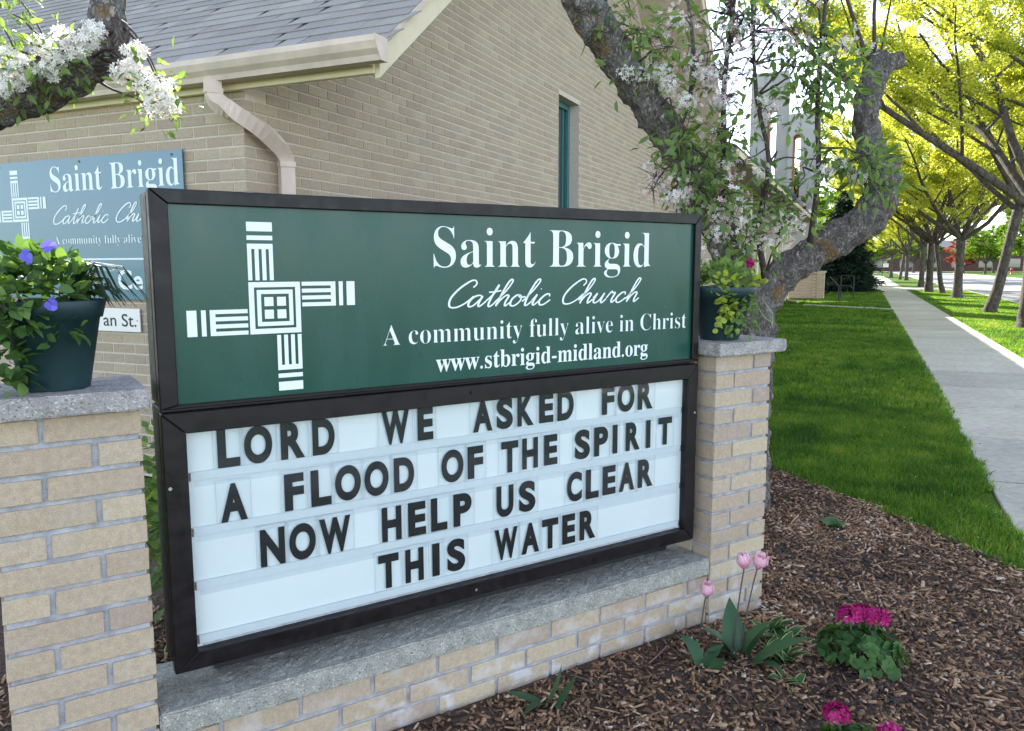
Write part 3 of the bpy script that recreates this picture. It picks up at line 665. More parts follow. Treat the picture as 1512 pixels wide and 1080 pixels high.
# brick lists: (start along wall, z)
def c_brick(seed, l_):
    me = brick_mesh(l_-0.0005, 0.02, 0.0575, seed, 0.0016); me.materials.clear(); me.materials.append(M_cb); return me
CF = [c_brick(50+s, 0.1945) for s in range(3)]; CH = c_brick(60, 0.0925)
gl_list = []
for i in range(110):
    z_ = 0.02 + i*0.0677
    y_ = GY + (0.0 if i % 2 else -0.1015) + 0.0
    while y_ < 20.3:
        ys, ye = max(y_, GY), y_+0.1945; y_ += 0.2035
        for hole in (W1, W2):
            if z_+0.06 > hole[2] and z_ < hole[3]:
                if ys < hole[0] < ye: ye = hole[0]
                if ys < hole[1] < ye: ys = hole[1]
                if ys >= hole[0]-1e-6 and ye <= hole[1]+1e-6: ys = ye
        if ye-ys < 0.03: continue
        if z_+0.06 > (rz(ye) if ye < 15.3 else 3.44) or z_+0.06 > (rz(ys) if ys < 15.3 else 3.44): continue
        gl_list.append((ys, ye, z_))
# the nearest visible ones become parts
def vis(q): return q[2] > 1.55 and q[0] < 6.6
near = sorted([q for q in gl_list if vis(q)], key=lambda q: q[0])[:300]; nset = set(near)
for ys, ye, z_ in near:
    o = link('brick', CH if ye-ys < 0.15 else rng.choice(CF), None, gw, (GX+rng.uniform(-.0008, .0008), ys, z_), (0, 0, math.pi/2))
st = MB()
def bev_face(mb, axis, s0, s1, z0, z1, face, depth, t, e=0.0025):
    # brick block as a shallow frustum: sloped rim then flat face
    if axis == 'y':
        P = lambda s_, z_, d_: (face-d_, s_, z_)
    else:
        P = lambda s_, z_, d_: (s_, face+d_, z_)
    vs_ = [P(s0, z0, depth), P(s1, z0, depth), P(s1, z1, depth), P(s0, z1, depth), P(s0+e, z0+e, 0), P(s1-e, z0+e, 0), P(s1-e, z1-e, 0), P(s0+e, z1-e, 0)]
    mb.add(vs_, [(0, 1, 5, 4), (1, 2, 6, 5), (2, 3, 7, 6), (3, 0, 4, 7), (4, 5, 6, 7)], t)
for q in gl_list:
    if q in nset: continue
    bev_face(st, 'y', q[0], q[1], q[2], q[2]+0.0575, GX+rng.uniform(-.001, .001), 0.0055, rng.random())
st.build('bricks', M_cbs, gw, tint=True, kind='stuff')
el = []
for i in range(36):
    z_ = 0.02 + i*0.0677; x_ = GX - (0.0 if i % 2 == 0 else -0.1015)
    while x_ > -9.4:
        xe, xs = min(x_, GX), x_-0.1945; x_ -= 0.2035
        if xe-xs > 0.03: el.append((xs, xe, z_))
near = sorted([q for q in el if q[2] > 0.9 and q[0] > -6.2], key=lambda q: (-q[0] - (1.0 if q[2] > 2.0 else 0)))[:300]; nset = set(near)
for xs, xe, z_ in near:
    link('brick', CH if xe-xs < 0.15 else rng.choice(CF), None, ew, (xs, GY+rng.uniform(-.0008, .0008), z_))
st = MB()
for q in el:
    if q not in nset: bev_face(st, 'x', q[0], q[1], q[2], q[2]+0.0575, GY+rng.uniform(-.001, .001), 0.0055, rng.random())
st.build('bricks', M_cbs, ew, tint=True, kind='stuff')
# corner returns so that the end bricks turn the corner
# windows
M_teal = mat('teal_frame', (0.035, 0.15, 0.15), 0.4, 0.1, 5); M_dkglass = None
m, n, l, b = new_mat('window_glass'); M_dkglass = m; b.inputs['Base Color'].default_value = (0.02, 0.05, 0.055, 1); b.inputs['Roughness'].default_value = 0.06; b.inputs['Specular IOR Level'].default_value = 0.8
for (y0, y1, z0, z1) in (W1, W2):
    wn = cp(MB().box(GX-0.20, GX-0.13, y0, y0+0.06, z0, z1).box(GX-0.20, GX-0.13, y1-0.06, y1, z0, z1).box(GX-0.20, GX-0.13, y0+0.06, y1-0.06, z1-0.07, z1).box(GX-0.20, GX-0.13, y0+0.06, y1-0.06, z0, z0+0.06), 'window', M_teal, bevel=0.004)
    MB().box(GX-0.185, GX-0.15, y0+0.06, y0+0.085, z0+0.06, z1-0.07).box(GX-0.185, GX-0.15, y1-0.20, y1-0.175, z0+0.06, z1-0.07).build('mullion', M_teal, wn)
    MB().box(GX-0.175, GX-0.165, y0+0.06, y1-0.06, z0+0.06, z1-0.07).build('pane', M_dkglass, wn)
# trim, gutter, rake
cp(MB().box(-9.5, EX-0.03, GY-0.045, GY-0.008, 2.425, 2.478), 'frieze_board', M_cream, bevel=0.003)
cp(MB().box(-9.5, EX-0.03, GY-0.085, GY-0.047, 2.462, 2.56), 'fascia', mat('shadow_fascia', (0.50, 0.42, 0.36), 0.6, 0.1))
gut = MB().prism([(GY-0.088, 2.458), (GY-0.150, 2.458), (GY-0.162, 2.485), (GY-0.188, 2.510), (GY-0.205, 2.545), (GY-0.205, 2.574), (GY-0.197, 2.574), (GY-0.197, 2.548), (GY-0.180, 2.516), (GY-0.156, 2.490), (GY-0.146, 2.465), (GY-0.092, 2.465), (GY-0.092, 2.570), (GY-0.088, 2.570)], 'x', -9.5, -2.335)
gt_ = cp(gut, 'gutter', M_trim, bevel=0)
MB().prism([(GY-0.088, 2.456), (GY-0.152, 2.456), (GY-0.207, 2.543), (GY-0.207, 2.576), (GY-0.088, 2.576)], 'x', -2.335, -2.329).build('end_cap', M_trim, gt_)
for xx in (-3.15, -4.9): MB().box(xx-0.006, xx+0.006, GY-0.209, GY-0.09, 2.5745, 2.5785).build('gutter_strap', M_trim, gt_)
def roofline(y0, y1, dz0, dz1):   # band parallel to the rake, from y0 to the ridge and down to y1
    L_ = lambda y_, d_: (y_, EZ + SL*(min(y_, 2*RY-y_)-GY) + d_)
    return [[L_(y0, dz0), L_(RY, dz0), L_(RY, dz1), L_(y0, dz1)], [L_(RY, dz0), L_(y1, dz0), L_(y1, dz1), L_(RY, dz1)]]
rb = MB()
for q in roofline(GY-0.03, 16.15, 0.0, 0.155): rb.prism(q, 'x', EX-0.03, EX)
cp(rb, 'rake_board', M_cream)
rb = MB()
for q in roofline(GY-0.03, 16.15, 0.150, 0.185): rb.prism(q, 'x', EX-0.025, EX+0.022)
cp(rb, 'drip_edge', M_trim)
sf = MB()
for q in roofline(GY-0.02, 16.13, 0.012, 0.022): sf.prism(q, 'x', GX-0.02, EX-0.031)
cp(sf, 'rake_soffit', M_trim)
# roof deck + shingles
m, n, l, b = new_mat('roof_felt'); M_felt = m
t = tex(n, l, 150, 3); rp = ramp(n, [(0.3, (0.05, 0.055, 0.075)), (0.7, (0.10, 0.11, 0.14))], t.outputs[0], l); l.new(rp.outputs[0], b.inputs['Base Color']); b.inputs['Roughness'].default_value = 0.9
dk = MB()
for q in roofline(GY-0.12, 16.2, 0.150, 0.178): dk.prism(q, 'x', -9.5, EX-0.031)
roof = cp(dk, 'roof', M_felt)
M_sh = brick_mat('shingle', [(0.235, 0.215, 0.20), (0.30, 0.275, 0.255), (0.25, 0.235, 0.22), (0.34, 0.315, 0.29), (0.24, 0.22, 0.205)], dirtamt=0.2, dirt=(0.3, 0.32, 0.36))
M_sh2 = brick_mat('shingle_far', [(0.235, 0.215, 0.20), (0.30, 0.275, 0.255), (0.25, 0.235, 0.22), (0.34, 0.315, 0.29), (0.24, 0.22, 0.205)], attr=True, dirtamt=0.2, dirt=(0.3, 0.32, 0.36))
sth = math.atan(SL); ex = 0.118; cnt = 0
dirv = Vector((0, math.cos(sth), math.sin(sth))); nrmv = Vector((0, -math.sin(sth), math.cos(sth)))
org = Vector((0, GY-0.135, EZ + SL*(-0.135) + 0.178))
def shingle_mesh(w_, skew):
    L2 = ex*1.35; mb = MB(); T = 0.0055
    b_ = [(0, 0), (w_, 0), (w_+skew, L2), (skew, L2)]
    lift0, lift1 = 0.0085, 0.0008
    vs_ = [Vector((x_, 0, 0)) + dirv*y_ + nrmv*(lift0 if y_ == 0 else lift1) for x_, y_ in b_]; vt = [v + nrmv*T for v in vs_]
    mb.add(vs_+vt, [(3, 2, 1, 0), (4, 5, 6, 7), (0, 1, 5, 4), (1, 2, 6, 5), (2, 3, 7, 6), (3, 0, 4, 7)])
    me = mb.mesh('shingle'); me.materials.append(M_sh); return me
SHM = {}; far = MB(); cnt = 0
for row in range(64):
    x_ = EX - 0.0 + rng.uniform(-0.0, 0.12); s_ = row*ex
    while x_ > -9.3:
        w_ = rng.choice((0.16, 0.22, 0.28, 0.34)); sk = rng.choice((0, 0.05, 0.07, 0.0)); xa_ = min(x_, EX+0.02)-w_
        o0 = org + dirv*s_
        if row < 14 and x_ > -6.4 and cnt < 300:
            if (w_, sk) not in SHM: SHM[w_, sk] = shingle_mesh(w_-0.003, sk)
            link('shingle', SHM[w_, sk], None, roof, (xa_, o0.y, o0.z + rng.uniform(0, 0.001))); cnt += 1
        else:
            b_ = [(0, 0, .0140), (w_-.003, 0, .0140), (w_-.003, ex*1.1, .0062), (0, ex*1.1, .0062)]
            vv = [Vector((xa_+q[0], o0.y, o0.z)) + dirv*q[1] + nrmv*q[2] for q in b_]; v0 = [vv[0]-nrmv*0.012, vv[1]-nrmv*0.012]
            far.add(vv+v0, [(0, 1, 2, 3), (4, 5, 1, 0)], rng.random())
        x_ -= w_
far.build('shingles', M_sh2, roof, tint=True, kind='stuff')
# downspout
def rect_tube(pts, w_, d_, mb=None):
    mb = mb or MB(); P = [Vector(q) for q in pts]; vs_, fs = [], []
    Q = []
    for i in range(len(P)-1):
        p0, p1, p2, p3 = P[max(0, i-1)], P[i], P[i+1], P[min(len(P)-1, i+2)]
        for k in range(4):
            u = k/4; Q.append(0.5*((2*p1) + (p2-p0)*u + (2*p0-5*p1+4*p2-p3)*u*u + (3*p1-p0-3*p2+p3)*u**3))
    Q.append(P[-1])
    for i, q in enumerate(Q):
        d = (Q[min(i+1, len(Q)-1)]-Q[max(0, i-1)]).normalized()
        side = Vector((0.55, 0.83, 0)); side = (side - d*side.dot(d)).normalized(); o2 = d.cross(side)
        for a_, b_ in ((-1, -1), (1, -1), (1, 1), (-1, 1)): vs_.append(q + side*a_*w_/2 + o2*b_*d_/2)
    n_ = len(Q)
    for i in range(n_-1):
        for k in range(4): fs.append((i*4+k, i*4+(k+1) % 4, (i+1)*4+(k+1) % 4, (i+1)*4+k))
    fs.append((3, 2, 1, 0)); fs.append(tuple((n_-1)*4+k for k in range(4))); return mb.add(vs_, fs)
ds = cp(rect_tube([(-3.48, 3.58, 2.47), (-3.48, 3.58, 2.40), (-3.46, 3.59, 2.345), (-3.40, 3.63, 2.295), (-3.325, 3.78, 2.215), (-3.31, 3.93, 2.13), (-3.315, 3.985, 2.075), (-3.32, 4.0, 2.01), (-3.32, 4.0, 1.9), (-3.32, 4.0, 0.9), (-3.32, 4.0, 0.0)], 0.088, 0.066), 'downspout', M_trim, bevel=0)
for (px_, py_, pz_) in ((-3.318, 3.998, 2.03), (-3.479, 3.58, 2.405)):
    q = rect_tube([(px_, py_, pz_+0.015), (px_, py_, pz_-0.015)], 0.096, 0.074); o = q.build('coupling_band', M_trim, ds)
for kq in range(5):
    zq = 2.075 + kq*0.017; rect_tube([(-3.318, 3.99-kq*0.014, zq+0.002), (-3.318, 3.99-kq*0.014, zq-0.002)], 0.093, 0.071).build('elbow_crimp', M_trim, ds)
M_tow_ = mat('rear_wall', (0.30, 0.29, 0.27), 0.85, 0.12, 1.5, 0.2)
# far wing: roof, soffit, columns, windows, porch
WX = -2.9
fw = MB().box(-8, WX-0.02, 20.4, 33.2, 0, 1.05); fwall = cp(fw, 'wing_base_wall', M_cbs)
lay = MB()
for i in range(15):
    z_ = 0.01+i*0.0677; y_ = 20.42 - (0.1 if i % 2 else 0)
    while y_ < 33.1:
        bev_face(lay, 'y', max(y_, 20.42), y_+0.194, z_, z_+BH, WX-0.012, 0.007, rng.random()); y_ += 0.2035
lay.build('bricks', M_cbs, fwall, tint=True, kind='stuff')
cp(MB().box(WX-0.06, WX+0.03, 20.4, 33.25, 1.05, 1.13), 'window_sill', M_cream, bevel=0.006)
cp(MB().box(-8, -3.2, 20.41, 33.2, 1.13, 3.42), 'wing_upper_wall', mat('olive_wall', (0.34, 0.31, 0.22), 0.8, 0.12))
for k_, yc_ in enumerate((20.6, 22.4, 24.2, 26.0, 27.8, 29.6, 31.4, 33.0)):
    cp(MB().box(WX-0.30, WX, yc_-0.16, yc_+0.16, 1.132, 3.395), 'pilaster', M_cream, bevel=0.01)
    if k_ < 7:
        wn = cp(MB().box(WX-0.26, WX-0.16, yc_+0.17, yc_+0.27, 1.14, 3.2).box(WX-0.26, WX-0.16, yc_+1.53, yc_+1.63, 1.14, 3.2).box(WX-0.26, WX-0.16, yc_+0.27, yc_+1.53, 3.1, 3.2).box(WX-0.26, WX-0.16, yc_+0.87, yc_+0.93, 1.14, 3.1), 'window', M_teal)
        MB().box(WX-0.22, WX-0.20, yc_+0.27, yc_+1.53, 1.14, 3.1).build('pane', M_dkglass, wn)
cp(MB().box(-8, WX-0.31, 33.2, 33.45, 0, 3.4), 'end_wall', M_cm)
cp(MB().box(-3.5, -2.23, 15.0, 40.7, 3.40, 3.43), 'eave_soffit', mat('soffit_tan', (0.36, 0.31, 0.24), 0.8, 0.08))
cp(MB().box(-2.228, -2.20, 14.8, 40.7, 3.37, 3.52), 'fascia', M_cream, bevel=0.004)
wr = MB().prism([(-2.19, 3.50), (-2.19, 3.53), (-8.5, 5.9), (-8.5, 5.8)], 'y', 14.6, 40.8)
cp(wr, 'wing_roof', M_felt)
cp(MB().tube([(-2.24, 33.6, 3.4), (-2.6, 33.4, 3.1), (-2.82, 33.3, 2.9), (-2.82, 33.3, 0.15), (-2.75, 33.0, 0.06), (-2.3, 31.8, 0.05)], [0.05]*6, 6), 'downspout', M_cream)
cp(MB().box(WX-0.35, WX+0.02, 33.0, 33.4, 0, 3.4), 'corner_post', M_cream)
ph = MB().box(-6, -1.91, 36.3, 36.6, 0, 1.119).box(-1.9, -1.6, 36.2, 36.7, 0, 1.119)
pw_ = cp(ph, 'porch_wall', M_cm); lay = MB()
for i in range(16):
    z_ = 0.01+i*0.0677; x_ = -5.9 - (0.1 if i % 2 else 0)
    while x_ < -2.12: bev_face(lay, 'x', x_, x_+0.194, z_, z_+BH, 36.29, 0.007, rng.random()); x_ += 0.2035
    bev_face(lay, 'x', -1.9, -1.755, z_, z_+BH, 36.19, 0.007, rng.random()); bev_face(lay, 'x', -1.745, -1.6, z_, z_+BH, 36.19, 0.007, rng.random())
lay.build('bricks', M_cbs, pw_, tint=True, kind='stuff')
cp(MB().box(-6, -1.55, 36.15, 36.75, 1.12, 1.2), 'porch_cap', M_conc)
rl = MB(); x_ = -3.9
while x_ < -1.7: rl.box(x_, x_+0.03, 36.4, 36.43, 1.2, 1.78); x_ += 0.16
rl.box(-3.95, -1.6, 36.38, 36.45, 1.78, 1.83); cp(rl, 'porch_railing', mat('black_steel', (0.012, 0.012, 0.014), 0.6))
cp(MB().box(-6.5, -3.3, 38.5, 39, 0, 3.3), 'porch_back_wall', mat('blue_grey_wall', (0.16, 0.19, 0.23), 0.8, 0.1))
cp(MB().box(-14, -3.6, 41, 61, 0, 5.0).box(-14.1, -3.5, 40.9, 61.1, 5.0, 5.15), 'rear_wing', M_tow_)
hr = MB()
for q in ([(-1.35, 35.6, 0.95), (-0.95, 34.0, 0.62), (-0.55, 34.0, 0.62)], [(-0.95, 34.0, 0.62), (-0.95, 34.0, 0)], [(-0.45, 36.6, 1.0), (-0.45, 36.6, 0.0)], [(-0.95, 36.6, 1.0), (-0.45, 36.6, 1.0)], [(-0.95, 36.6, 1.0), (-0.95, 36.6, 0)], [(-0.55, 34, .62), (-0.45, 36.6, .45)]):
    hr.tube(q, 0.025, 6)
tag(hr.build('handrail', mat('black_steel', (0.012, 0.012, 0.014), 0.6)), 'black metal handrail on the lawn beside the church porch steps', 'handrail')
# bell tower
bt = empty('bell_tower', (-4.5, 34, 0), 0, 'pale concrete bell tower with arched openings rising behind the blossoms', 'tower')
M_tow = mat('tower_concrete', (0.40, 0.39, 0.38), 0.85, 0.12, 1.5, 0.2); M_rev = mat('arch_brick', (0.42, 0.24, 0.15), 0.85, 0.12, 6)
def tower_slab(x0, x1, y0, y1, zt, ax0, ax1, az0, az1, name):
    rA = (ax1-ax0)/2; cx = (ax0+ax1)/2; mb = MB()
    mb.box(x0, x1, y0, y1, 0, az0)
    arc = [(cx+rA*math.cos(math.pi*k/10), az1-rA+rA*math.sin(math.pi*k/10)) for k in range(11)]
    mb.prism([(x0, az0), (ax0, az0), (ax0, az1-rA), (ax0, zt), (x0, zt)], 'y', y0, y1)
    mb.prism([(ax1, az0), (x1, az0), (x1, zt), (ax1, zt), (ax1, az1-rA)], 'y', y0, y1)
    for k in range(10): mb.prism([arc[k], (arc[k][0], zt), (arc[k+1][0], zt), arc[k+1]], 'y', y0, y1)
    o = mb.build(name, M_tow, bt); o.location = (4.5, -34, 0)
    rv = MB()
    for k in range(10): rv.prism([arc[k], arc[k+1], (cx+(arc[k+1][0]-cx)*.93, az1-rA+(arc[k+1][1]-az1+rA)*.93), (cx+(arc[k][0]-cx)*.93, az1-rA+(arc[k][1]-az1+rA)*.93)], 'y', y0+0.01, y1-0.01)
    rv.box(ax0, ax0+0.03, y0+0.01, y1-0.01, az0, az1-rA).box(ax1-0.03, ax1, y0+0.01, y1-0.01, az0, az1-rA)
    rv.build('arch_reveal', M_rev, o)
tower_slab(-4.38, -3.05, 32.5, 33.6, 8.75, -3.76, -3.38, 4.6, 7.45, 'tower_wall')
tower_slab(-3.55, -2.2, 38.5, 39.6, 8.2, -3.30, -2.93, 4.5, 7.3, 'tower_wall')
o = MB().box(-4.25, -3.9, 32.45, 32.495, 8.2, 8.62).box(-4.38, -3.05, 32.44, 32.495, 7.75, 7.82).build('relief_band', M_tow, bt); o.location = (4.5, -34, 0)
o = MB().box(-3.72, -3.05, 33.7, 38.4, 4.45, 4.6).build('blue_awning', mat('blue_metal', (0.03, 0.10, 0.28), 0.5), bt); o.location = (4.5, -34, 0)
# wall signs on the church
YB = GY - 0.022
m, n, l, b = new_mat('sky_tinted_green_board'); M_green2 = m; b.inputs['Base Color'].default_value = (0.022, 0.125, 0.19, 1); b.inputs['Roughness'].default_value = 0.3; b.inputs['Specular IOR Level'].default_value = 1.0; b.inputs['Coat Weight'].default_value = 0.1  # green board, its base colour blued to carry the sky's reflection
ws = empty('wall_sign', (-4.75, YB, 1.65), 0, 'green church name board screwed to the brick wall at the far left', 'sign')
WO = (-4.75, YB, 1.65)
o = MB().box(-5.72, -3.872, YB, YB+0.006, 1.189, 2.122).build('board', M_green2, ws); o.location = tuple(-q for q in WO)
yl = YB-0.0012
letters('lettering', BOLD('Saint Brigid'), -5.083, -3.904, 1.905, 0.165, yl, M_white, ws, WO, -0.006, BOLD('d'))
stroke_script(-5.075, -3.99, 1.692, 0.122, yl, M_white, ws, WO, wd=0.07)
letters('lettering', BOLD('A community fully alive in Christ'), -5.079, -3.925, 1.556, 0.054, yl, M_white, ws, WO, -0.016, BOLD('l'))
letters('lettering', 'Ce', -4.492, -4.268, 1.259, 0.125, yl, M_white, ws, WO, 0.022)
emblem(-5.4105, 1.798, 0.082, yl, M_white, ws, WO)
o = MB().box(-5.65, -3.95, yl-0.0005, yl, 1.448, 1.459).build('rule_line', M_white, ws); o.location = tuple(-q for q in WO)
for (sx_, sz_) in ((-4.787, 2.094), (-3.958, 2.092), (-5.6, 2.096)):
    o = MB().tube([(sx_, YB-0.004, sz_), (sx_, YB, sz_)], 0.007, 8).build('screw', mat('dark_screw', (0.04, 0.04, 0.05), 0.5), ws); o.location = tuple(-q for q in WO)
ss = empty('street_name_board', (-4.8, YB, 1.06), 0, 'small white street name board on the brick wall below the green board', 'sign')
SO = (-4.8, YB, 1.06)
o = MB().box(-5.4, -4.317, YB, YB+0.006, 0.977, 1.130).build('board', mat('board_white', (0.78, 0.74, 0.70), 0.5, 0.03), ss); o.location = tuple(-q for q in SO)
letters('lettering', 'an St.', -4.655, -4.350, 1.012, 0.082, yl, M_blk, ss, SO, 0.004, 'S')
o = MB().box(-4.343, -4.335, yl-0.0003, yl, 1.048, 1.056).build('dot', M_blk, ss); o.location = tuple(-q for q in SO)
# ------------------------------------------------------------------ bark
def bark(name, c_lo, c_hi, lich=0.3, sc_=1.0):
    m, n, l, b = new_mat(name); g = n.new("ShaderNodeNewGeometry")
    mp = n.new("ShaderNodeMapping"); mp.inputs[3].default_value = (1, 1, 0.55); l.new(g.outputs['Position'], mp.inputs[0])
    def T(k, s_, d=5):
        t = n.new("ShaderNodeTexNoise" if k == 'n' else "ShaderNodeTexVoronoi"); t.inputs['Scale'].default_value = s_
        if k == 'n': t.inputs['Detail'].default_value = d; t.inputs['Distortion'].default_value = 0.6
        else: t.feature = 'DISTANCE_TO_EDGE'
        l.new(mp.outputs[0], t.inputs['Vector']); return t
    t1, t2, t3, v = T('n', 38*sc_, 7), T('n', 6*sc_), T('n', 11*sc_, 6), T('v', 55*sc_)
    rp = ramp(n, [(0.32, c_lo), (0.68, c_hi)], t1.outputs[0], l)
    cr = ramp(n, [(0.0, (0.5, 0.5, 0.5)), (0.22, (1, 1, 1))], v.outputs['Distance'], l)
    dn = T('n', 30*sc_, 4); dm = n.new("ShaderNodeVectorMath"); dm.operation = 'SCALE'; l.new(dn.outputs['Color'], dm.inputs[0]); dm.inputs['Scale'].default_value = 0.055/sc_
    da = n.new("ShaderNodeVectorMath"); da.operation = 'ADD'; l.new(mp.outputs[0], da.inputs[0]); l.new(dm.outputs[0], da.inputs[1]); l.new(da.outputs[0], v.inputs['Vector'])
    c = mixc(n, l, 0.7, rp.outputs[0], mixc(n, l, 1.0, rp.outputs[0], cr.outputs[0], 'MULTIPLY'))
    lm = ramp(n, [(0.56, (0, 0, 0)), (0.66, (lich,)*3)], t3.outputs[0], l); c = mixc(n, l, lm.outputs[0], c, (0.30, 0.33, 0.33))
    om = ramp(n, [(0.60, (0, 0, 0)), (0.68, (lich*1.8,)*3)], t2.outputs[0], l); c = mixc(n, l, om.outputs[0], c, (0.26, 0.15, 0.035))
    l.new(c, b.inputs['Base Color']); b.inputs['Roughness'].default_value = 0.9
    ad = n.new("ShaderNodeMath"); ad.operation = 'ADD'; l.new(t1.outputs[0], ad.inputs[0]); l.new(cr.outputs[0], ad.inputs[1])
    bump(n, l, b, ad.outputs[0], 1.0, 0.02); return m
M_bark = bark('crab_bark', (0.10, 0.085, 0.077), (0.31, 0.265, 0.235), 0.5)
M_bark2 = bark('street_bark', (0.045, 0.036, 0.028), (0.15, 0.12, 0.09), 0.1, 0.35)
M_twig = mat('twig', (0.06, 0.04, 0.035), 0.8, 0.3)
# ------------------------------------------------------------------ blossoms and leaves
def elong_leaf():
    TV = [(0, 0, 0), (0.3, 0.19, 0.05), (0.3, -0.19, 0.05), (0.65, 0.17, 0.0), (0.65, -0.17, 0.0), (1.0, 0, -0.16), (0.3, 0, -0.02), (0.65, 0, -0.07)]
    TF = [(0, 6, 1), (0, 2, 6), (1, 6, 7), (1, 7, 3), (6, 2, 4), (6, 4, 7), (3, 7, 5), (7, 4, 5)]
    return TV, TF
def petal_flower():
    TV, TF = [(0, 0, 0)], []
    for k in range(5):
        a0 = 2*math.pi*k/5; b_ = len(TV)
        for da, r_1, z_1 in ((-0.42, 0.62, 0.18), (-0.2, 1.0, 0.30), (0.2, 1.0, 0.30), (0.42, 0.62, 0.18)):
            TV.append((r_1*math.cos(a0+da), r_1*math.sin(a0+da), z_1))
        TF += [(0, b_, b_+1), (0, b_+1, b_+2), (0, b_+2, b_+3)]
    return TV, TF
ELV, ELF = elong_leaf(); PFV, PFF = petal_flower()
M_cleaf = leaf_mat('crab_leaf', [(0.08, 0.13, 0.05), (0.13, 0.21, 0.07), (0.18, 0.28, 0.09), (0.26, 0.36, 0.13)], 0.5)
M_petal = leaf_mat('white_petal', [(0.78, 0.60, 0.62), (0.82, 0.75, 0.72), (0.86, 0.82, 0.77), (0.88, 0.85, 0.80)], 0.35, 0.6, tcol=(1, 1, 1))
M_petal2 = leaf_mat('blush_petal', [(0.70, 0.38, 0.45), (0.80, 0.58, 0.62), (0.86, 0.76, 0.77), (0.9, 0.87, 0.86)], 0.35, 0.6, tcol=(1, 1, 1))
M_bud = leaf_mat('pink_bud', [(0.45, 0.06, 0.12), (0.6, 0.2, 0.27), (0.75, 0.45, 0.5)], 0.25, 0.6, tcol=(1, .9, .9))
def cluster_leaves(centers, per, rad, size, rs, up=0.3):
    c = np.repeat(np.array(centers), per, axis=0); N = len(c)
    pos = c + rs.normal(0, 1, (N, 3))*rad*np.array([1, 1, 0.8])
    d = (pos - c); d /= np.linalg.norm(d, axis=1, keepdims=True)+1e-9
    x = d + rs.normal(0, 0.5, (N, 3)) + np.array([0, 0, -0.25]); x /= np.linalg.norm(x, axis=1, keepdims=True)
    z = rs.normal(0, 0.6, (N, 3)) + np.array([0, 0, 1.0]); z -= (z*x).sum(1, keepdims=True)*x; z /= np.linalg.norm(z, axis=1, keepdims=True)
    y = np.cross(z, x); s = size*rs.uniform(0.55, 1.25, N)
    return pos, x, y, z, s, np.clip(rs.normal(0.5, 0.25, N), 0, 1)
def cluster_flowers(centers, per, rad, size, rs, lo=0.0):
    c = np.repeat(np.array(centers), per, axis=0); N = len(c)
    d = rs.normal(0, 1, (N, 3)); d /= np.linalg.norm(d, axis=1, keepdims=True); d[:, 2] *= 0.8
    pos = c + d*rad*rs.uniform(0.5, 1.05, (N, 1))
    z = d + rs.normal(0, 0.35, (N, 3)); z /= np.linalg.norm(z, axis=1, keepdims=True)
    x = rs.normal(0, 1, (N, 3)); x -= (x*z).sum(1, keepdims=True)*z; x /= np.linalg.norm(x, axis=1, keepdims=True); y = np.cross(z, x)
    return pos, x, y, z, size*rs.uniform(0.7, 1.2, N), np.clip(lo+rs.beta(2, 1.2, N)*(1-lo), 0, 1)
def stuff_part(name, tv, tf, data, m, parent, off):
    pos, x, y, z, s, tn = data; me = scatter_mesh(name, tv, tf, pos-np.array(off), x, y, z, s, tn)
    me.polygons.foreach_set('use_smooth', np.ones(len(me.polygons), dtype=bool)); return link(name, me, m, parent, kind='stuff')
def twigs_to(mb, centers, limb_pts, rs_, r0=0.008, sag=0.06):
    for c in centers:
        c = Vector(c); q = min(limb_pts, key=lambda t_: (Vector(t_)-c).length + rs_.uniform(0, 0.25)); q = Vector(q)
        mid = (q+c)/2 + Vector((rs_.uniform(-.08, .08), rs_.uniform(-.08, .08), rs_.uniform(0, sag*2))); m1 = (q*0.7+c*0.3) + (mid-(q+c)/2)*0.6
        mb.tube([q, m1, mid, (mid+c)/2 + Vector((rs_.uniform(-.03, .03), rs_.uniform(-.03, .03), 0)), c], [r0, r0*0.85, r0*0.65, r0*0.5, r0*0.3], 5, sub=2)
# crab apple behind the right pillar
CT = (-0.57, 4.66, 0)
crab = empty('crab_apple_tree', CT, 0, 'gnarled crab apple with white and pink blossom behind the right brick pillar', 'tree')
def ctp(mb, name, m, par=crab, off=CT, **k):
    o = mb.build(name, m, par, **k); o.location = tuple(-q for q in off); return o
rl_ = [(-0.57, 4.70, 1.12), (-0.47, 4.75, 1.31), (-0.30, 4.84, 1.46), (-0.11, 4.94, 1.585), (0.02, 5.02, 1.71), (0.055, 5.05, 1.85), (0.0, 5.05, 2.03), (-0.045, 5.06, 2.24), (-0.02, 5.1, 2.43), (0.02, 5.14, 2.59)]
ll_ = [(-0.58, 4.67, 1.05), (-0.68, 4.61, 1.38), (-0.80, 4.54, 1.70), (-0.95, 4.46, 1.98), (-1.10, 4.36, 2.24), (-1.28, 4.21, 2.53), (-1.43, 4.07, 2.80), (-1.55, 3.93, 3.1), (-1.62, 3.8, 3.5)]
tk = MB()
tk.tube([(-0.60, 4.66, -0.05), (-0.58, 4.66, 0.2), (-0.57, 4.66, 0.6), (-0.565, 4.66, 1.0), (-0.57, 4.68, 1.18), (-0.56, 4.70, 1.30)], [0.17, 0.125, 0.106, 0.106, 0.112, 0.08], 44, wob=0.24, wf=13, sub=14)
tk.tube(rl_, [0.098, 0.092, 0.088, 0.092, 0.102, 0.09, 0.076, 0.072, 0.070, 0.068], 44, wob=0.27, wf=14, sub=14)
tk.tube(ll_, [0.10, 0.10, 0.095, 0.09, 0.096, 0.092, 0.10, 0.09, 0.07], 44, wob=0.26, wf=14, sub=14)
tk.tube([(0.03, 5.05, 1.84), (0.08, 5.08, 1.92), (0.115, 5.10, 2.02)], [0.08, 0.06, 0.048], 14, wob=0.15, wf=14, sub=3)
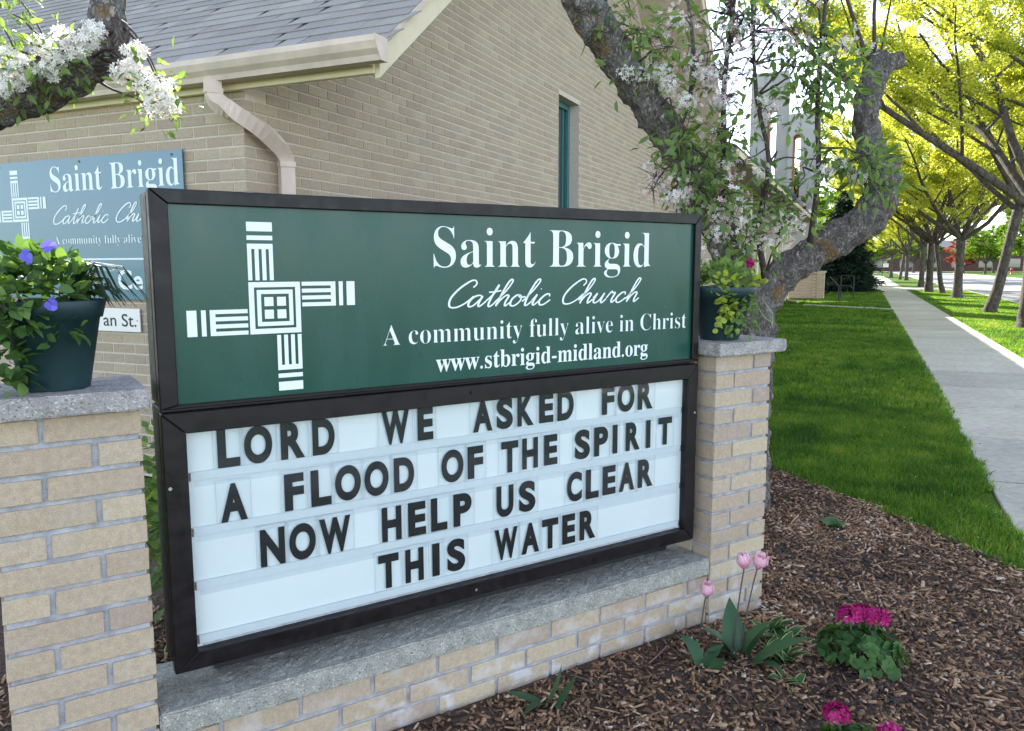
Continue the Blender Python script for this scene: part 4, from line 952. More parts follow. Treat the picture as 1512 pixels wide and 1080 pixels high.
tk.tube([(0.0, 5.12, 2.50), (0.06, 5.16, 2.55), (0.125, 5.19, 2.57)], [0.065, 0.052, 0.046], 14, wob=0.15, wf=14, sub=3)
tk.tube([(-1.0, 4.42, 2.1), (-0.93, 4.45, 2.3), (-0.90, 4.42, 2.5), (-0.95, 4.40, 2.9)], [0.03, 0.016, 0.012, 0.008], 8, wob=.2, sub=3)
ctp(tk, 'trunk', M_bark, smooth=True)
WC = [(-1.2, 4.18, 2.41), (-1.11, 4.22, 2.4), (-0.99, 4.27, 2.35), (-0.91, 4.29, 2.26), (-1.04, 4.25, 2.41), (-0.81, 4.35, 2.39), (-0.9, 4.23, 1.78), (-0.93, 4.21, 1.76), (-0.82, 4.27, 1.8), (-0.73, 4.29, 1.67), (-0.72, 4.28, 1.57), (-0.68, 4.34, 1.83), (-0.56, 4.36, 1.62), (-0.51, 4.37, 1.55), (-0.47, 4.41, 1.68), (-0.62, 4.35, 1.73), (-0.38, 4.44, 1.64), (-0.43, 4.41, 1.57), (-0.15, 4.58, 1.93), (-0.06, 4.62, 1.87), (-0.97, 4.32, 2.69), (-0.84, 4.37, 2.58), (-0.68, 4.45, 2.65), (-0.9, 4.33, 2.46), (-0.74, 4.37, 2.26), (-0.65, 4.43, 2.4), (-0.53, 4.46, 2.23), (-0.36, 4.58, 2.55), (-0.17, 4.66, 2.55), (-0.61, 4.38, 1.94), (-0.51, 4.42, 1.89), (-0.36, 4.48, 1.82), (-0.23, 4.54, 1.89), (-1.2, 4.23, 2.72), (-1.1, 4.25, 2.58)]
GC = [q for q in [(-0.9, 4.22, 2.1), (-0.93, 4.19, 1.99), (-0.78, 4.25, 1.96), (-0.64, 4.33, 2.09), (-0.53, 4.42, 2.3), (-0.47, 4.47, 2.57), (-0.31, 4.55, 2.58), (-0.21, 4.57, 2.43), (-0.33, 4.5, 2.29), (-0.36, 4.48, 2.2), (-0.23, 4.55, 2.36), (-0.4, 4.44, 2.08), (-0.28, 4.48, 1.95), (-0.08, 4.57, 1.95), (0.01, 4.6, 1.9), (0.05, 4.6, 1.81), (-0.02, 4.6, 1.97), (-0.74, 4.26, 1.86), (-0.64, 4.24, 1.45), (-0.72, 4.25, 1.73), (-0.55, 4.38, 2.08), (-0.4, 4.49, 2.43), (-0.28, 4.55, 2.48), (-0.17, 4.57, 2.27), (-0.13, 4.6, 2.37), (-0.74, 4.29, 2.08), (-0.86, 4.21, 1.9), (-0.62, 4.36, 2.22), (-1.29, 4.13, 2.71), (-1.15, 4.18, 2.62), (-1.0, 4.23, 2.53), (-0.48, 4.49, 2.71), (-0.71, 4.39, 2.71), (-0.5, 4.35, 1.73), (-0.58, 4.29, 1.55), (-0.37, 4.41, 1.73)] if not (-0.64 < q[0] < -0.39 and 1.98 < q[2] < 2.42)]
rr_ = random.Random(5)
PKC = [(-0.66 - rr_.random()*0.48, rr_.uniform(4.2, 4.6), rr_.uniform(1.55, 2.75)) for _ in range(26)] + [(rr_.uniform(-.75, -.3), rr_.uniform(4.3, 4.6), rr_.uniform(2.45, 2.75)) for _ in range(14)]
UPC = [(rr_.uniform(-1.3, 0.1), rr_.uniform(4.0, 5.0), rr_.uniform(2.75, 3.6)) for _ in range(22)]
tw = MB(); up1 = [(-0.50, 4.70, 1.25), (-0.55, 4.55, 1.6), (-0.50, 4.5, 1.95), (-0.58, 4.5, 2.3), (-0.62, 4.5, 2.8)]; up2 = [(-0.75, 4.55, 1.6), (-0.74, 4.5, 2.0), (-0.75, 4.5, 2.4), (-0.7, 4.5, 2.9)]
limb = []
for pl_ in (rl_[2:], ll_[1:], up1, up2, [(-0.30, 4.8, 1.5), (-0.26, 4.65, 1.9), (-0.28, 4.6, 2.3), (-0.25, 4.6, 3.0)]):
    for p0, p1 in zip(pl_, pl_[1:]): limb += [tuple(p0[k]*(1-u)+p1[k]*u for k in range(3)) for u in (0, .33, .66)]
twigs_to(tw, WC+GC+UPC+PKC, limb, rr_, 0.007)
tw.tube([(-0.50, 4.70, 1.25), (-0.55, 4.55, 1.6), (-0.50, 4.5, 1.95), (-0.58, 4.5, 2.3), (-0.62, 4.5, 2.8)], [0.02, 0.016, 0.013, 0.011, 0.008], 8, sub=3)
tw.tube([(-0.75, 4.55, 1.6), (-0.74, 4.5, 2.0), (-0.75, 4.5, 2.4), (-0.7, 4.5, 2.9)], [0.022, 0.018, 0.014, 0.01], 8, sub=3)
tw.tube([(-0.30, 4.8, 1.5), (-0.26, 4.65, 1.9), (-0.28, 4.6, 2.3), (-0.25, 4.6, 3.0)], [0.018, 0.014, 0.012, 0.008], 8, sub=3)
for c_ in GC+WC+PKC:
    for _ in range(5):
        d_ = Vector((rr_.gauss(0, 1), rr_.gauss(0, 1), rr_.gauss(0, 1))).normalized()*rr_.uniform(.06, .13); c_ = Vector(c_)
        tw.tube([c_-d_*.3, c_+d_*.4+Vector((0, 0, .01)), c_+d_], [.0026, .0018, .001], 3)
tw.tube([(-0.01, 5.10, 2.58), (-0.03, 5.05, 2.8), (-0.02, 5.0, 3.2)], [0.012, 0.01, 0.008], 6, sub=2)
tw.tube([(-0.05, 5.10, 2.56), (-0.12, 5.05, 2.75), (-0.25, 5.0, 3.1)], [0.014, 0.011, 0.008], 6, sub=2)
ctp(tw, 'twigs', M_twig, smooth=True, kind='stuff')
rs = np.random.RandomState(11)
stuff_part('leaves', ELV, ELF, cluster_leaves(GC+GC+GC+WC+UPC, 15, 0.072, 0.066, rs), M_cleaf, crab, CT)
stuff_part('blossoms', PFV, PFF, cluster_flowers(WC[:8]+WC[:8]+WC[9:11]+WC[12:18]+WC[18:20]+WC[20:33:2], 46, 0.062, 0.0122, rs, 0.1), M_petal, crab, CT)
stuff_part('blossoms', PFV, PFF, cluster_flowers(UPC[:14] + PKC + [(q[0]+rr_.uniform(-.1, .1), q[1], q[2]+rr_.uniform(-.08, .08)) for q in WC[9:18]+WC[20:30]+WC[23:27]], 22, 0.12, 0.0145, rs, 0.0), M_petal2, crab, CT)
stuff_part('pink_buds', PFV, PFF, cluster_flowers([q for q in WC[9:18]+WC[20:30]] + GC[25:33] + PKC, 9, 0.085, 0.0085, rs, 0.0), M_bud, crab, CT)
# near limb at the upper left
LT = (-3.5, 1.5, 0)
crab2 = empty('crab_apple_tree', LT, 0, 'crab apple limb with white blossom reaching in at the upper left before the roof', 'tree')
ul_ = [(-3.5, 1.5, -0.05), (-3.5, 1.52, 0.8), (-3.42, 1.56, 1.5), (-3.2, 1.64, 1.84), (-2.87, 1.77, 1.925), (-2.74, 1.83, 1.96), (-2.62, 1.89, 2.005), (-2.51, 1.95, 2.08), (-2.43, 2.0, 2.165), (-2.415, 2.02, 2.28), (-2.42, 2.04, 2.43), (-2.42, 2.07, 2.66), (-2.45, 2.1, 3.0)]
tk = MB(); tk.tube(ul_, [0.14, 0.11, 0.10, 0.09, 0.076, 0.074, 0.077, 0.084, 0.078, 0.055, 0.05, 0.046, 0.04], 22, wob=0.2, wf=17, sub=7)
ctp(tk, 'trunk', M_bark, crab2, LT, smooth=True)
LW = [(-2.53, 1.77, 2.05), (-2.48, 1.81, 2.11), (-2.41, 1.84, 2.14), (-2.34, 1.87, 2.13), (-2.45, 1.81, 2.03), (-2.55, 1.76, 2.0), (-2.58, 1.76, 2.08), (-2.58, 1.74, 1.98), (-2.38, 1.85, 2.1), (-2.32, 1.88, 2.16), (-2.43, 1.82, 2.07), (-2.2, 1.93, 2.09), (-2.18, 1.93, 2.02), (-2.15, 1.93, 1.98), (-2.11, 1.95, 1.98), (-2.09, 1.95, 1.92), (-2.13, 1.93, 1.91), (-2.23, 1.9, 2.02), (-2.12, 1.94, 1.94), (-2.21, 1.91, 2.04)]
LG = [(-2.62, 1.81, 2.23), (-2.64, 1.8, 2.18), (-2.61, 1.81, 2.14), (-2.52, 1.84, 2.08), (-2.24, 1.96, 2.03), (-2.18, 1.97, 1.94), (-2.46, 1.86, 2.03), (-2.58, 1.8, 1.97), (-2.62, 1.83, 2.3)]
tw = MB(); twigs_to(tw, LW+LG, ul_[5:10], rr_, 0.006, 0.02); tw.tube([(-2.43, 1.97, 2.12), (-2.3, 1.95, 2.07), (-2.2, 1.94, 2.04), (-2.12, 1.94, 1.95)], [0.012, 0.009, 0.007, 0.005], 7, sub=3)
ctp(tw, 'twigs', M_twig, crab2, LT, smooth=True, kind='stuff')
stuff_part('leaves', ELV, ELF, cluster_leaves(LG+LG+LW[::2], 14, 0.045, 0.04, rs), M_cleaf, crab2, LT)
stuff_part('blossoms', PFV, PFF, cluster_flowers(LW, 66, 0.042, 0.0108, rs, 0.25), M_petal, crab2, LT)
# ------------------------------------------------------------------ street trees
QV = [(0, -0.5, 0), (1, -0.32, 0.1), (1.15, 0.35, -0.05), (0.1, 0.5, 0.08)]; QF = [(0, 1, 2, 3)]
def make_street_tree(seed, fork=2.5, trim=0.38, r0=0.24, H=11.0, spread=5.2, leafs=30000, lsize=0.085, droop=0.0, lean=(0.0, 0.0)):
    q = random.Random(seed); rs_ = np.random.RandomState(seed); tb = MB(); segs = []
    top = Vector((lean[0], lean[1], fork))
    tb.tube([(0, 0, -0.1), (0.0, 0, 0.15), (lean[0]*.25, lean[1]*.25, 0.7), (lean[0]*.6, lean[1]*.6, fork*0.6), top], [r0*1.75, r0*1.25, r0*0.98, r0*0.9, r0*1.0], 14, wob=0.12, wf=4, sub=3)
    def branch(p0, d, L, r, lev, nseg=5):
        pts = [p0]; dd = d.copy(); rad = [r]
        for i in range(nseg):
            dd = (dd + Vector((q.uniform(-.22, .22), q.uniform(-.22, .22), q.uniform(-.10, .20) - droop*(lev > 1)))).normalized()
            pts.append(pts[-1] + dd*L/nseg); rad.append(r*(1-0.72*(i+1)/nseg))
        tb.tube(pts, rad, 8 if lev == 1 else 5 if lev == 2 else 3, sub=2 if lev < 3 else 1, cap=False, wob=0.05 if lev == 1 else 0)
        return pts, rad
    na = 8; a0 = q.uniform(0, 6.28)
    for i in range(na):
        a_ = a0 + 6.283*i/na + q.uniform(-.3, .3); el_ = R(q.uniform(30, 44) if i % 2 else q.uniform(48, 70)); L = spread*q.uniform(0.85, 1.15)/max(0.62, math.cos(el_)); L = min(L, H-fork)
        d = Vector((math.cos(a_)*math.cos(el_), math.sin(a_)*math.cos(el_), math.sin(el_)))
        pts, rad = branch(top + Vector((0, 0, q.uniform(-.25, .1))), d, L, r0*0.55, 1, 6)
        for k in range(8):
            t_ = 0.22 + 0.76*k/7; f = t_*6; i0 = min(5, int(f)); P = pts[i0].lerp(pts[i0+1], f-i0); D = (pts[i0+1]-pts[i0]).normalized()
            sidev = D.cross(Vector((0, 0, 1))).normalized()*(1 if k % 2 else -1)
            d2 = (D*0.55 + sidev*q.uniform(.5, 1.0) + Vector((0, 0, q.uniform(-.25, .45)))).normalized(); L2 = L*0.45*(1.15-t_*0.55)
            p2, r2 = branch(P, d2, L2, max(0.018, rad[i0]*0.5), 2, 5)
            for j in range(6):
                t2 = 0.2+0.8*j/5; f2 = t2*5; j0 = min(4, int(f2)); P2 = p2[j0].lerp(p2[j0+1], f2-j0); D2 = (p2[j0+1]-p2[j0]).normalized()
                s2 = D2.cross(Vector((0, 0, 1))).normalized()*(1 if j % 2 else -1)
                d3 = (D2*0.7 + s2*q.uniform(.4, .9) + Vector((0, 0, q.uniform(-.3, .3)))).normalized(); L3 = q.uniform(.7, 1.4)
                p3, _ = branch(P2, d3, L3, 0.012, 3, 3)
                for u0, u1 in zip(p3, p3[1:]): segs.append((u0, u1))
    for _ in range(2):   # a bit of central fill
        pass
    A = np.array([s_[0] for s_ in segs]); Bq = np.array([s_[1] for s_ in segs]); nS = len(A)
    wgt = rs_.gamma(1.2, 1, nS); wgt /= wgt.sum(); idx = rs_.choice(nS, leafs, p=wgt); u = rs_.rand(leafs, 1)
    pos = A[idx]*(1-u) + Bq[idx]*u + rs_.normal(0, 1, (leafs, 3))*np.array([0.13, 0.13, 0.085])
    kp = pos[:, 2] > fork + 0.25 + trim*np.hypot(pos[:, 0], pos[:, 1]) - droop*12; pos, idx = pos[kp], idx[kp]; leafs = len(pos)
    x, y, z = rand_axes(rs_, leafs, np.array([0, 0, 0.9]), 0.7)
    tn = np.clip(0.5 + rs_.normal(0, 0.18, leafs) + 0.25*rs_.normal(0, 1, nS)[idx]*0.6, 0, 1)
    lm = scatter_mesh('crown', QV, QF, pos, x, y, z, lsize*rs_.uniform(.5, 1.3, leafs), tn)
    return tb.mesh('trunk', True), lm
M_yleaf = leaf_mat('spring_leaf', [(0.23, 0.28, 0.035), (0.35, 0.395, 0.05), (0.49, 0.51, 0.08), (0.62, 0.61, 0.13)], 0.62, 0.6, tcol=(1.3, 1.25, 0.75))
M_gleaf = leaf_mat('green_leaf', [(0.06, 0.13, 0.010), (0.11, 0.21, 0.015), (0.18, 0.29, 0.02), (0.25, 0.34, 0.035)], 0.5, 0.6, tcol=(1.3, 1.3, 0.45))
M_rleaf = leaf_mat('red_leaf', [(0.20, 0.05, 0.03), (0.30, 0.08, 0.05), (0.38, 0.12, 0.07)], 0.45, 0.6, tcol=(1.3, .9, .7))
VA = make_street_tree(21, 2.8, 0.38, 0.18, 12, 6.8, 190000, 0.043); VB = make_street_tree(34, 3.2, 0.36, 0.15, 11, 6.2, 140000, 0.051, lean=(0.55, -0.1)); VC = make_street_tree(47, 2.6, 0.15, 0.18, 10.5, 6.2, 140000, 0.053)
VD = make_street_tree(58, 1.9, 0.1, 0.2, 9.0, 4.6, 45000, 0.13, droop=0.12)
def street_tree(mesh2, loc, rz_, s, label, group, lm_=None, name='street_tree', cat='tree'):
    o = empty(name, loc, rz_, label, cat, group); o.scale = (s, s, s)
    link('trunk', mesh2[0], M_bark2, o)
    me = mesh2[1]
    if not me.materials: me.materials.append(M_yleaf)
    cr = link('crown', me, None, o, kind='stuff')
    cr.material_slots[0].link = 'OBJECT'; cr.material_slots[0].material = lm_ or M_yleaf
    return o
GRP = 'street trees along the verge'
street_tree(VA, (3.38, 20.9, 0), R(200), 1.0, 'nearest street tree on the verge, at the right edge of the photo', GRP)
street_tree(VB, (3.47, 27.4, 0), R(20), 1.0, 'street tree with slanting rough trunk, second along the verge', GRP)
street_tree(VC, (3.67, 39.2, 0), R(75), 1.0, 'forked street tree between the slanting trunk and the thin one', GRP)
street_tree(VB, (3.59, 45.6, 0), R(160), 0.8, 'thin straight street tree left of the forked one', GRP)
street_tree(VC, (3.1, 47.6, 0), R(250), 1.05, 'thick dark street tree with flared base beside the thin one', GRP)
street_tree(VA, (3.45, 60.0, 0), R(90), 0.95, 'street tree just beyond the driveway on the verge', GRP)
street_tree(VC, (3.7, 88.0, 0), R(10), 0.95, 'right one of the pair of street trees far along the sidewalk', GRP)
street_tree(VB, (3.3, 93.0, 0), R(60), 0.95, 'left one of the pair of street trees far along the sidewalk', GRP)
street_tree(VA, (2.9, 110.0, 0), R(140), 0.95, 'farthest street tree seen beside the sidewalk end', GRP)
G2 = 'trees across the road'
acr = [(17.5, 62, 1.05, VA, 1, 'bright green tree across the road nearest the right edge'), (18.5, 84, 1.0, VC, 1, 'bright green tree across the road, second from the right edge'),
       (19, 112, 1.0, VD, 1, 'bright green tree across the road behind the slanting trunk'), (17.5, 178, 0.68, VD, 2, 'small red-leaved tree across the road among green ones'),
       (19, 160, 1.0, VD, 1, 'green tree at the far bend across the road'), (31, 172, 1.1, VD, 1, 'green tree behind the red-leaved one'),
       (-3.5, 118, 0.95, VD, 0, 'yellow green tree left of the sidewalk end'), (-4.5, 66, 0.9, VD, 1, 'lime green tree beyond the driveway left of the sidewalk'), (-8, 86, 1.0, VD, 0, 'yellow green tree further back left of the sidewalk'), (-10, 150, 1.1, VD, 1, 'green tree far behind the dark spruce'), (1, 172, 1.1, VD, 1, 'green tree closing the view at the sidewalk end'),
       (10, 205, 1.2, VD, 1, 'green tree beyond the cross street'), (27, 214, 1.2, VD, 1, 'tall green tree beyond the cross street to the right'), (42, 200, 1.2, VD, 1, 'green tree beyond the cross street at the right edge'), (-14, 210, 1.2, VD, 1, 'green tree beyond the cross street to the left')]
for (x_, y_, s_, v_, c_, lb) in acr: street_tree(v_, (x_, y_, -0.05), R(rng.uniform(0, 360)), s_, lb, G2, (M_yleaf, M_gleaf, M_rleaf)[c_], 'roadside_tree')
# spruce
def spruce(loc, H, Rr, label, seed=3):
    q = np.random.RandomState(seed); root = empty('spruce_tree', loc, 0, label, 'tree')
    MB().tube([(0, 0, 0), (0, 0, H*0.95)], [0.12, 0.02], 8).build('trunk', M_bark2, root)
    N = 26000; z = H*(1-np.sqrt(q.rand(N)))*0.98+0.12; rmax = Rr*(1-z/H)**0.85*(1+0.16*np.sin(z*9)) ; a_ = q.rand(N)*6.283
    rmax = rmax*(1+0.14*np.sin(a_*9+z*5)); r1 = rmax*np.sqrt(q.uniform(0.15, 1, N)); pos = np.stack([r1*np.cos(a_), r1*np.sin(a_), z-0.16*r1], 1)
    x = np.stack([np.cos(a_), np.sin(a_), np.full(N, -.25)], 1)+q.normal(0, .35, (N, 3)); x /= np.linalg.norm(x, axis=1, keepdims=True)
    zz = q.normal(0, .5, (N, 3))+np.array([0, 0, 1.]); zz -= (zz*x).sum(1, keepdims=True)*x; zz /= np.linalg.norm(zz, axis=1, keepdims=True)
    me = scatter_mesh('crown', [(0, -.12, 0), (.6, -.16, 0), (1, 0, -.05), (.6, .16, 0), (0, .12, 0)], [(0, 1, 2, 3, 4)], pos, x, np.cross(zz, x), zz, 0.22*q.uniform(.5, 1.2, N), np.clip(q.normal(.4, .25, N), 0, 1))
    link('crown', me, leaf_mat('spruce_needles', [(0.008, 0.022, 0.016), (0.02, 0.05, 0.035), (0.04, 0.085, 0.05)], 0.12, 0.7), root, kind='stuff')
spruce((-1.25, 47.5, 0), 5.6, 2.0, 'dark green spruce standing on the lawn beyond the church porch')
spruce((-3.6, 43.5, 0), 6.6, 1.9, 'taller spruce behind the church wing roof end', 8)
# far low building and small posts
fb = empty('far_building', (18, 232, 0), 0, 'long low dark brick building across the far end of the road', 'building')
o = MB().box(-55, 70, 232, 246, 0, 5.5).build('wall', mat('dark_brick', (0.10, 0.055, 0.045), 0.9, 0.2, 2), fb); o.location = (-18, -232, 0)
o = MB().prism([(231.2, 5.5), (246.8, 5.5), (239, 8.2)], 'x', -56, 71).build('roof', M_felt, fb); o.location = (-18, -232, 0)
for k_ in range(20):
    o = MB().box(-52+k_*6, -49+k_*6, 231.9, 231.99, 1.0, 3.2).build('window', M_dkglass, fb); o.location = (-18, -232, 0)
sp_ = empty('street_sign', (2.05, 120, 0), 0, 'small pole with a pale street sign at the far end of the sidewalk', 'sign')
MB().tube([(0, 0, 0), (0, 0, 2.3)], 0.05, 8).build('pole', mat('black_steel', (0.012, 0.012, 0.014), 0.6), sp_); MB().box(0.0, 0.75, -0.02, 0.02, 1.25, 1.75).build('plate', mat('board_white', (0.78, 0.74, 0.70), 0.5, 0.03), sp_)
hy = empty('fire_hydrant', (21.5, 150, 0), 0, 'small red hydrant on the grass across the road', 'hydrant')
MB().lathe([(0.0, 0), (0.22, 0), (0.22, 0.1), (0.15, 0.12), (0.15, 0.75), (0.2, 0.78), (0.2, 0.85), (0.12, 1.0), (0.0, 1.08)], 12).build('body', mat('red_paint', (0.45, 0.04, 0.03), 0.5), hy, smooth=True)
MB().tube([(-0.28, 0, 0.6), (0.28, 0, 0.6)], 0.08, 8).build('outlet', mat('red_paint', (0.45, 0.04, 0.03), 0.5), hy)
# ------------------------------------------------------------------ planters
M_pot = mat('green_pot', (0.009, 0.034, 0.038), 0.55, 0.25, 14)
def ovate_leaf(ser=True):
    TV = [(0, 0, 0), (0.2, 0.30, 0.05), (0.2, -0.30, 0.05), (0.5, 0.36, 0.04), (0.5, -0.36, 0.04), (0.8, 0.2, -0.04), (0.8, -0.2, -0.04), (1.05, 0, -0.12), (0.35, 0, -0.02), (0.7, 0, -0.06)]
    TF = [(0, 8, 1), (0, 2, 8), (1, 8, 3), (8, 2, 4), (3, 8, 9), (8, 4, 9), (3, 9, 5), (9, 4, 6), (5, 9, 7), (9, 6, 7)]
    return TV, TF
OVV, OVF = ovate_leaf()
def pot(name, u, y_, rb_, rt_, H, label):
    root = empty(name, W(u, -y_, 1.117), WROT, label, 'planter', 'potted plants on the pillars')
    rr = lambda t_: rb_ + (rt_*0.93-rb_)*t_
    MB().lathe([(0.001, 0.0), (rb_*0.97, 0.0), (rb_, 0.004), (rr(0.8), H*0.80), (rr(0.8)+0.006, H*0.802), (rt_, H*0.985), (rt_-0.002, H), (rt_-0.009, H), (rt_-0.012, H-0.02), (0.001, H-0.022)], 40).build('pot_body', M_pot, root, smooth=True)
    MB().lathe([(0.001, H-0.018), (rt_-0.013, H-0.018)], 20).build('soil', M_mulch, root)
    return root
def foliage_part(parent, pts_axes, tv, tf, m, name='foliage', kind='stuff'):
    pos, x, y, z, s, tn = pts_axes; me = scatter_mesh(name, tv, tf, pos, x, y, z, s, tn); me.polygons.foreach_set('use_smooth', np.ones(len(me.polygons), dtype=bool)); return link(name, me, m, parent, kind=kind)
lp = pot('planter_pot', -2.138, 0.09, 0.071, 0.116, 0.208, 'dark green pot with mint-like foliage and purple flowers on the left pillar')
rp_ = pot('planter_pot', 0.120, 0.10, 0.074, 0.138, 0.205, 'dark green pot with trailing yellow-green leaves and one magenta flower on the right pillar')
M_mint = leaf_mat('mint_leaf', [(0.03, 0.075, 0.02), (0.06, 0.13, 0.03), (0.10, 0.19, 0.05), (0.17, 0.26, 0.07)], 0.35)
M_dark = leaf_mat('dark_blade', [(0.012, 0.03, 0.022), (0.03, 0.06, 0.04)], 0.2)
M_lime = leaf_mat('lime_leaf', [(0.20, 0.27, 0.03), (0.32, 0.40, 0.05), (0.42, 0.48, 0.09)], 0.4)
rs = np.random.RandomState(31)
def mound(center, rad, n_, size, outward=1.0, hang=0.0):
    c = np.array(center); d = rs.normal(0, 1, (n_, 3)); d /= np.linalg.norm(d, axis=1, keepdims=True); d[:, 2] = np.abs(d[:, 2])*1.0 - hang*rs.rand(n_)
    pos = c + d*np.array(rad)*rs.uniform(.45, 1, (n_, 1))
    x = d*outward + rs.normal(0, .5, (n_, 3)); x /= np.linalg.norm(x, axis=1, keepdims=True); z = d*0.5 + np.array([0, 0, .8]) + rs.normal(0, .3, (n_, 3)); z -= (z*x).sum(1, keepdims=True)*x; z /= np.linalg.norm(z, axis=1, keepdims=True)
    return pos, x, np.cross(z, x), z, size*rs.uniform(.55, 1.2, n_), np.clip(rs.normal(.5, .25, n_), 0, 1)
def cat_(*ds): return tuple(np.concatenate(q) for q in zip(*ds))
foliage_part(lp, cat_(mound((-0.03, 0, 0.215), (0.14, 0.12, 0.115), 420, 0.036), mound((-0.075, -0.085, 0.18), (0.085, 0.035, 0.09), 190, 0.034, hang=1.0), mound((-0.10, -0.08, 0.09), (0.05, 0.03, 0.09), 90, 0.034, hang=1.2),
             mound((-0.10, -0.05, 0.02), (0.045, 0.035, 0.03), 22, 0.036), mound((0.02, -0.105, 0.15), (0.04, 0.02, 0.05), 22, 0.028, hang=1)), OVV, OVF, M_mint)
sb = MB()
for _ in range(26):
    a_ = rr_.uniform(-1.0, 1.2); L = rr_.uniform(.13, .2); d = Vector((math.cos(a_), math.sin(a_)*.8, 0)); c0 = Vector((0.04, 0, 0.20)); hh = rr_.uniform(.03, .10)
    P = [c0, c0+d*L*0.35+Vector((0, 0, hh)), c0+d*L*0.7+Vector((0, 0, hh*.9)), c0+d*L+Vector((0, 0, hh*0.2-0.02))]
    vs_ = []; wd_ = (.005, .007, .006, .001); s_ = Vector((-d.y, d.x, 0))
    for p_, w_ in zip(P, wd_): vs_ += [p_-s_*w_, p_+s_*w_]
    sb.add(vs_, [(0, 1, 3, 2), (2, 3, 5, 4), (4, 5, 7, 6)], rr_.random())
sb.build('spiky_leaves', M_dark, lp, tint=True, kind='stuff')
M_purple = leaf_mat('purple_petal', [(0.12, 0.10, 0.55), (0.22, 0.18, 0.75)], 0.3, 0.6, tcol=(1, 1, 1)); M_mag = leaf_mat('magenta_petal', [(0.26, 0.002, 0.06), (0.42, 0.008, 0.14), (0.56, 0.03, 0.24)], 0.25, 0.6, tcol=(1, 1, 1))
for (cx, cy, cz) in ((-0.045, -0.09, 0.305), (0.0, -0.07, 0.33), (-0.13, -0.05, 0.335), (-0.005, -0.12, 0.20)):
    mb = MB()
    for k in range(5):
        a_ = k*1.2566+0.3; d = Vector((math.cos(a_), -0.35, math.sin(a_))); s_ = Vector((-math.sin(a_), 0, math.cos(a_))); c0 = Vector((cx, cy, cz))
        d = (d + Vector((rr_.uniform(-.2, .2), rr_.uniform(-.5, .3), rr_.uniform(-.2, .2)))).normalized(); L_ = rr_.uniform(.012, .019)
        mb.add([c0, c0+d*L_*.4-s_*.005, c0+d*L_*.8-s_*.0075, c0+d*L_-s_*.003, c0+d*L_*1.02+s_*.003, c0+d*L_*.8+s_*.0075, c0+d*L_*.4+s_*.005], [(0, 1, 2, 3, 4, 5, 6)], rr_.random())
    mb.build('flower', M_purple, lp, tint=True)
rnd = [(0, 0, 0)] + [(0.5+0.5*math.cos(q), 0.5*math.sin(q), 0.06*math.sin(2*q)) for q in np.linspace(-2.6, 2.6, 7)]
RNV, RNF = rnd, [(0, k, k+1) for k in range(1, 7)]
foliage_part(rp_, cat_(mound((0, 0, 0.20), (0.13, 0.11, 0.09), 170, 0.034), mound((0.0, -0.115, 0.12), (0.09, 0.025, 0.085), 130, 0.026, hang=1.4), mound((0, 0, 0.22), (0.15, 0.10, 0.10), 150, 0.032)), OVV, OVF, M_cleaf)
foliage_part(rp_, cat_(mound((-0.075, -0.10, 0.16), (0.05, 0.025, 0.09), 120, 0.024, hang=1.6), mound((0.16, -0.03, 0.215), (0.075, 0.04, 0.03), 60, 0.024), mound((-0.06, -0.08, 0.22), (0.08, 0.05, 0.04), 40, 0.022)), RNV, RNF, M_lime, 'trailing_leaves')
mb = MB(); mb.tube([(0.11, -0.11, 0.16), (0.14, -0.14, 0.10), (0.15, -0.13, 0.05)], .0018, 4).tube([(0.05, -.125, .15), (.09, -.14, .09), (.17, -.12, .06)], .0018, 4); mb.build('trailing_stems', mat('pale_stem', (.3, .33, .15), .6), rp_)
mb = MB()
for k in range(26):
    z_ = rr_.uniform(-1, 1); a_ = rr_.uniform(0, 6.28); d = Vector((math.cos(a_), math.sin(a_)*.6, z_)).normalized(); c0 = Vector((0.045, -0.10, 0.295))+d*.014; s_ = d.cross(Vector((0, 0, 1))).normalized(); t_ = d.cross(s_)
    mb.add([c0-s_*.008, c0+t_*.009+d*.006, c0+s_*.008, c0-t_*.009+d*.006], [(0, 1, 2, 3)], rr_.random())
mb.build('flower', M_mag, rp_, tint=True)
# ------------------------------------------------------------------ bed plants
M_tl = leaf_mat('tulip_leaf', [(0.035, 0.09, 0.045), (0.06, 0.14, 0.06)], 0.3, 0.45); M_stem = mat('tulip_stem', (0.07, 0.05, 0.05), 0.6, 0.3)
M_pink = leaf_mat('pink_tulip', [(0.64, 0.25, 0.38), (0.78, 0.44, 0.55), (0.88, 0.68, 0.73)], 0.3, 0.45, tcol=(1.1, .9, .95)); M_host = leaf_mat('hosta_leaf', [(0.03, 0.09, 0.025), (0.05, 0.13, 0.035), (0.5, 0.55, 0.25)], 0.25, 0.45)
def blade(L, wd_, a_, rise, curl, base=(0, 0, 0), seg=7, fold=0.25, tw_=0.0):
    """broad arching leaf strip"""
    vs_, fs = [], []; p = Vector(base); d = Vector((math.cos(a_), math.sin(a_), 0)); s0 = Vector((-math.sin(a_), math.cos(a_), 0))
    for i in range(seg+1):
        t_ = i/seg; el_ = rise - curl*t_; w_ = wd_*math.sin(math.pi*min(1, (0.12+t_*0.88))**0.8)*(1 if t_ < 1 else 0)
        if t_ == 0: w_ = wd_*0.3
        s_ = (s0*math.cos(tw_*t_) + Vector((0, 0, 1))*math.sin(tw_*t_))
        vs_ += [p-s_*w_+Vector((0, 0, w_*fold)), p.copy(), p+s_*w_+Vector((0, 0, w_*fold))]
        p = p + (d*math.cos(el_)+Vector((0, 0, math.sin(el_))))*L/seg
    for i in range(seg):
        for k in (0, 1): fs.append((i*3+k, i*3+k+1, i*3+k+4, i*3+k+3))
    return vs_, fs
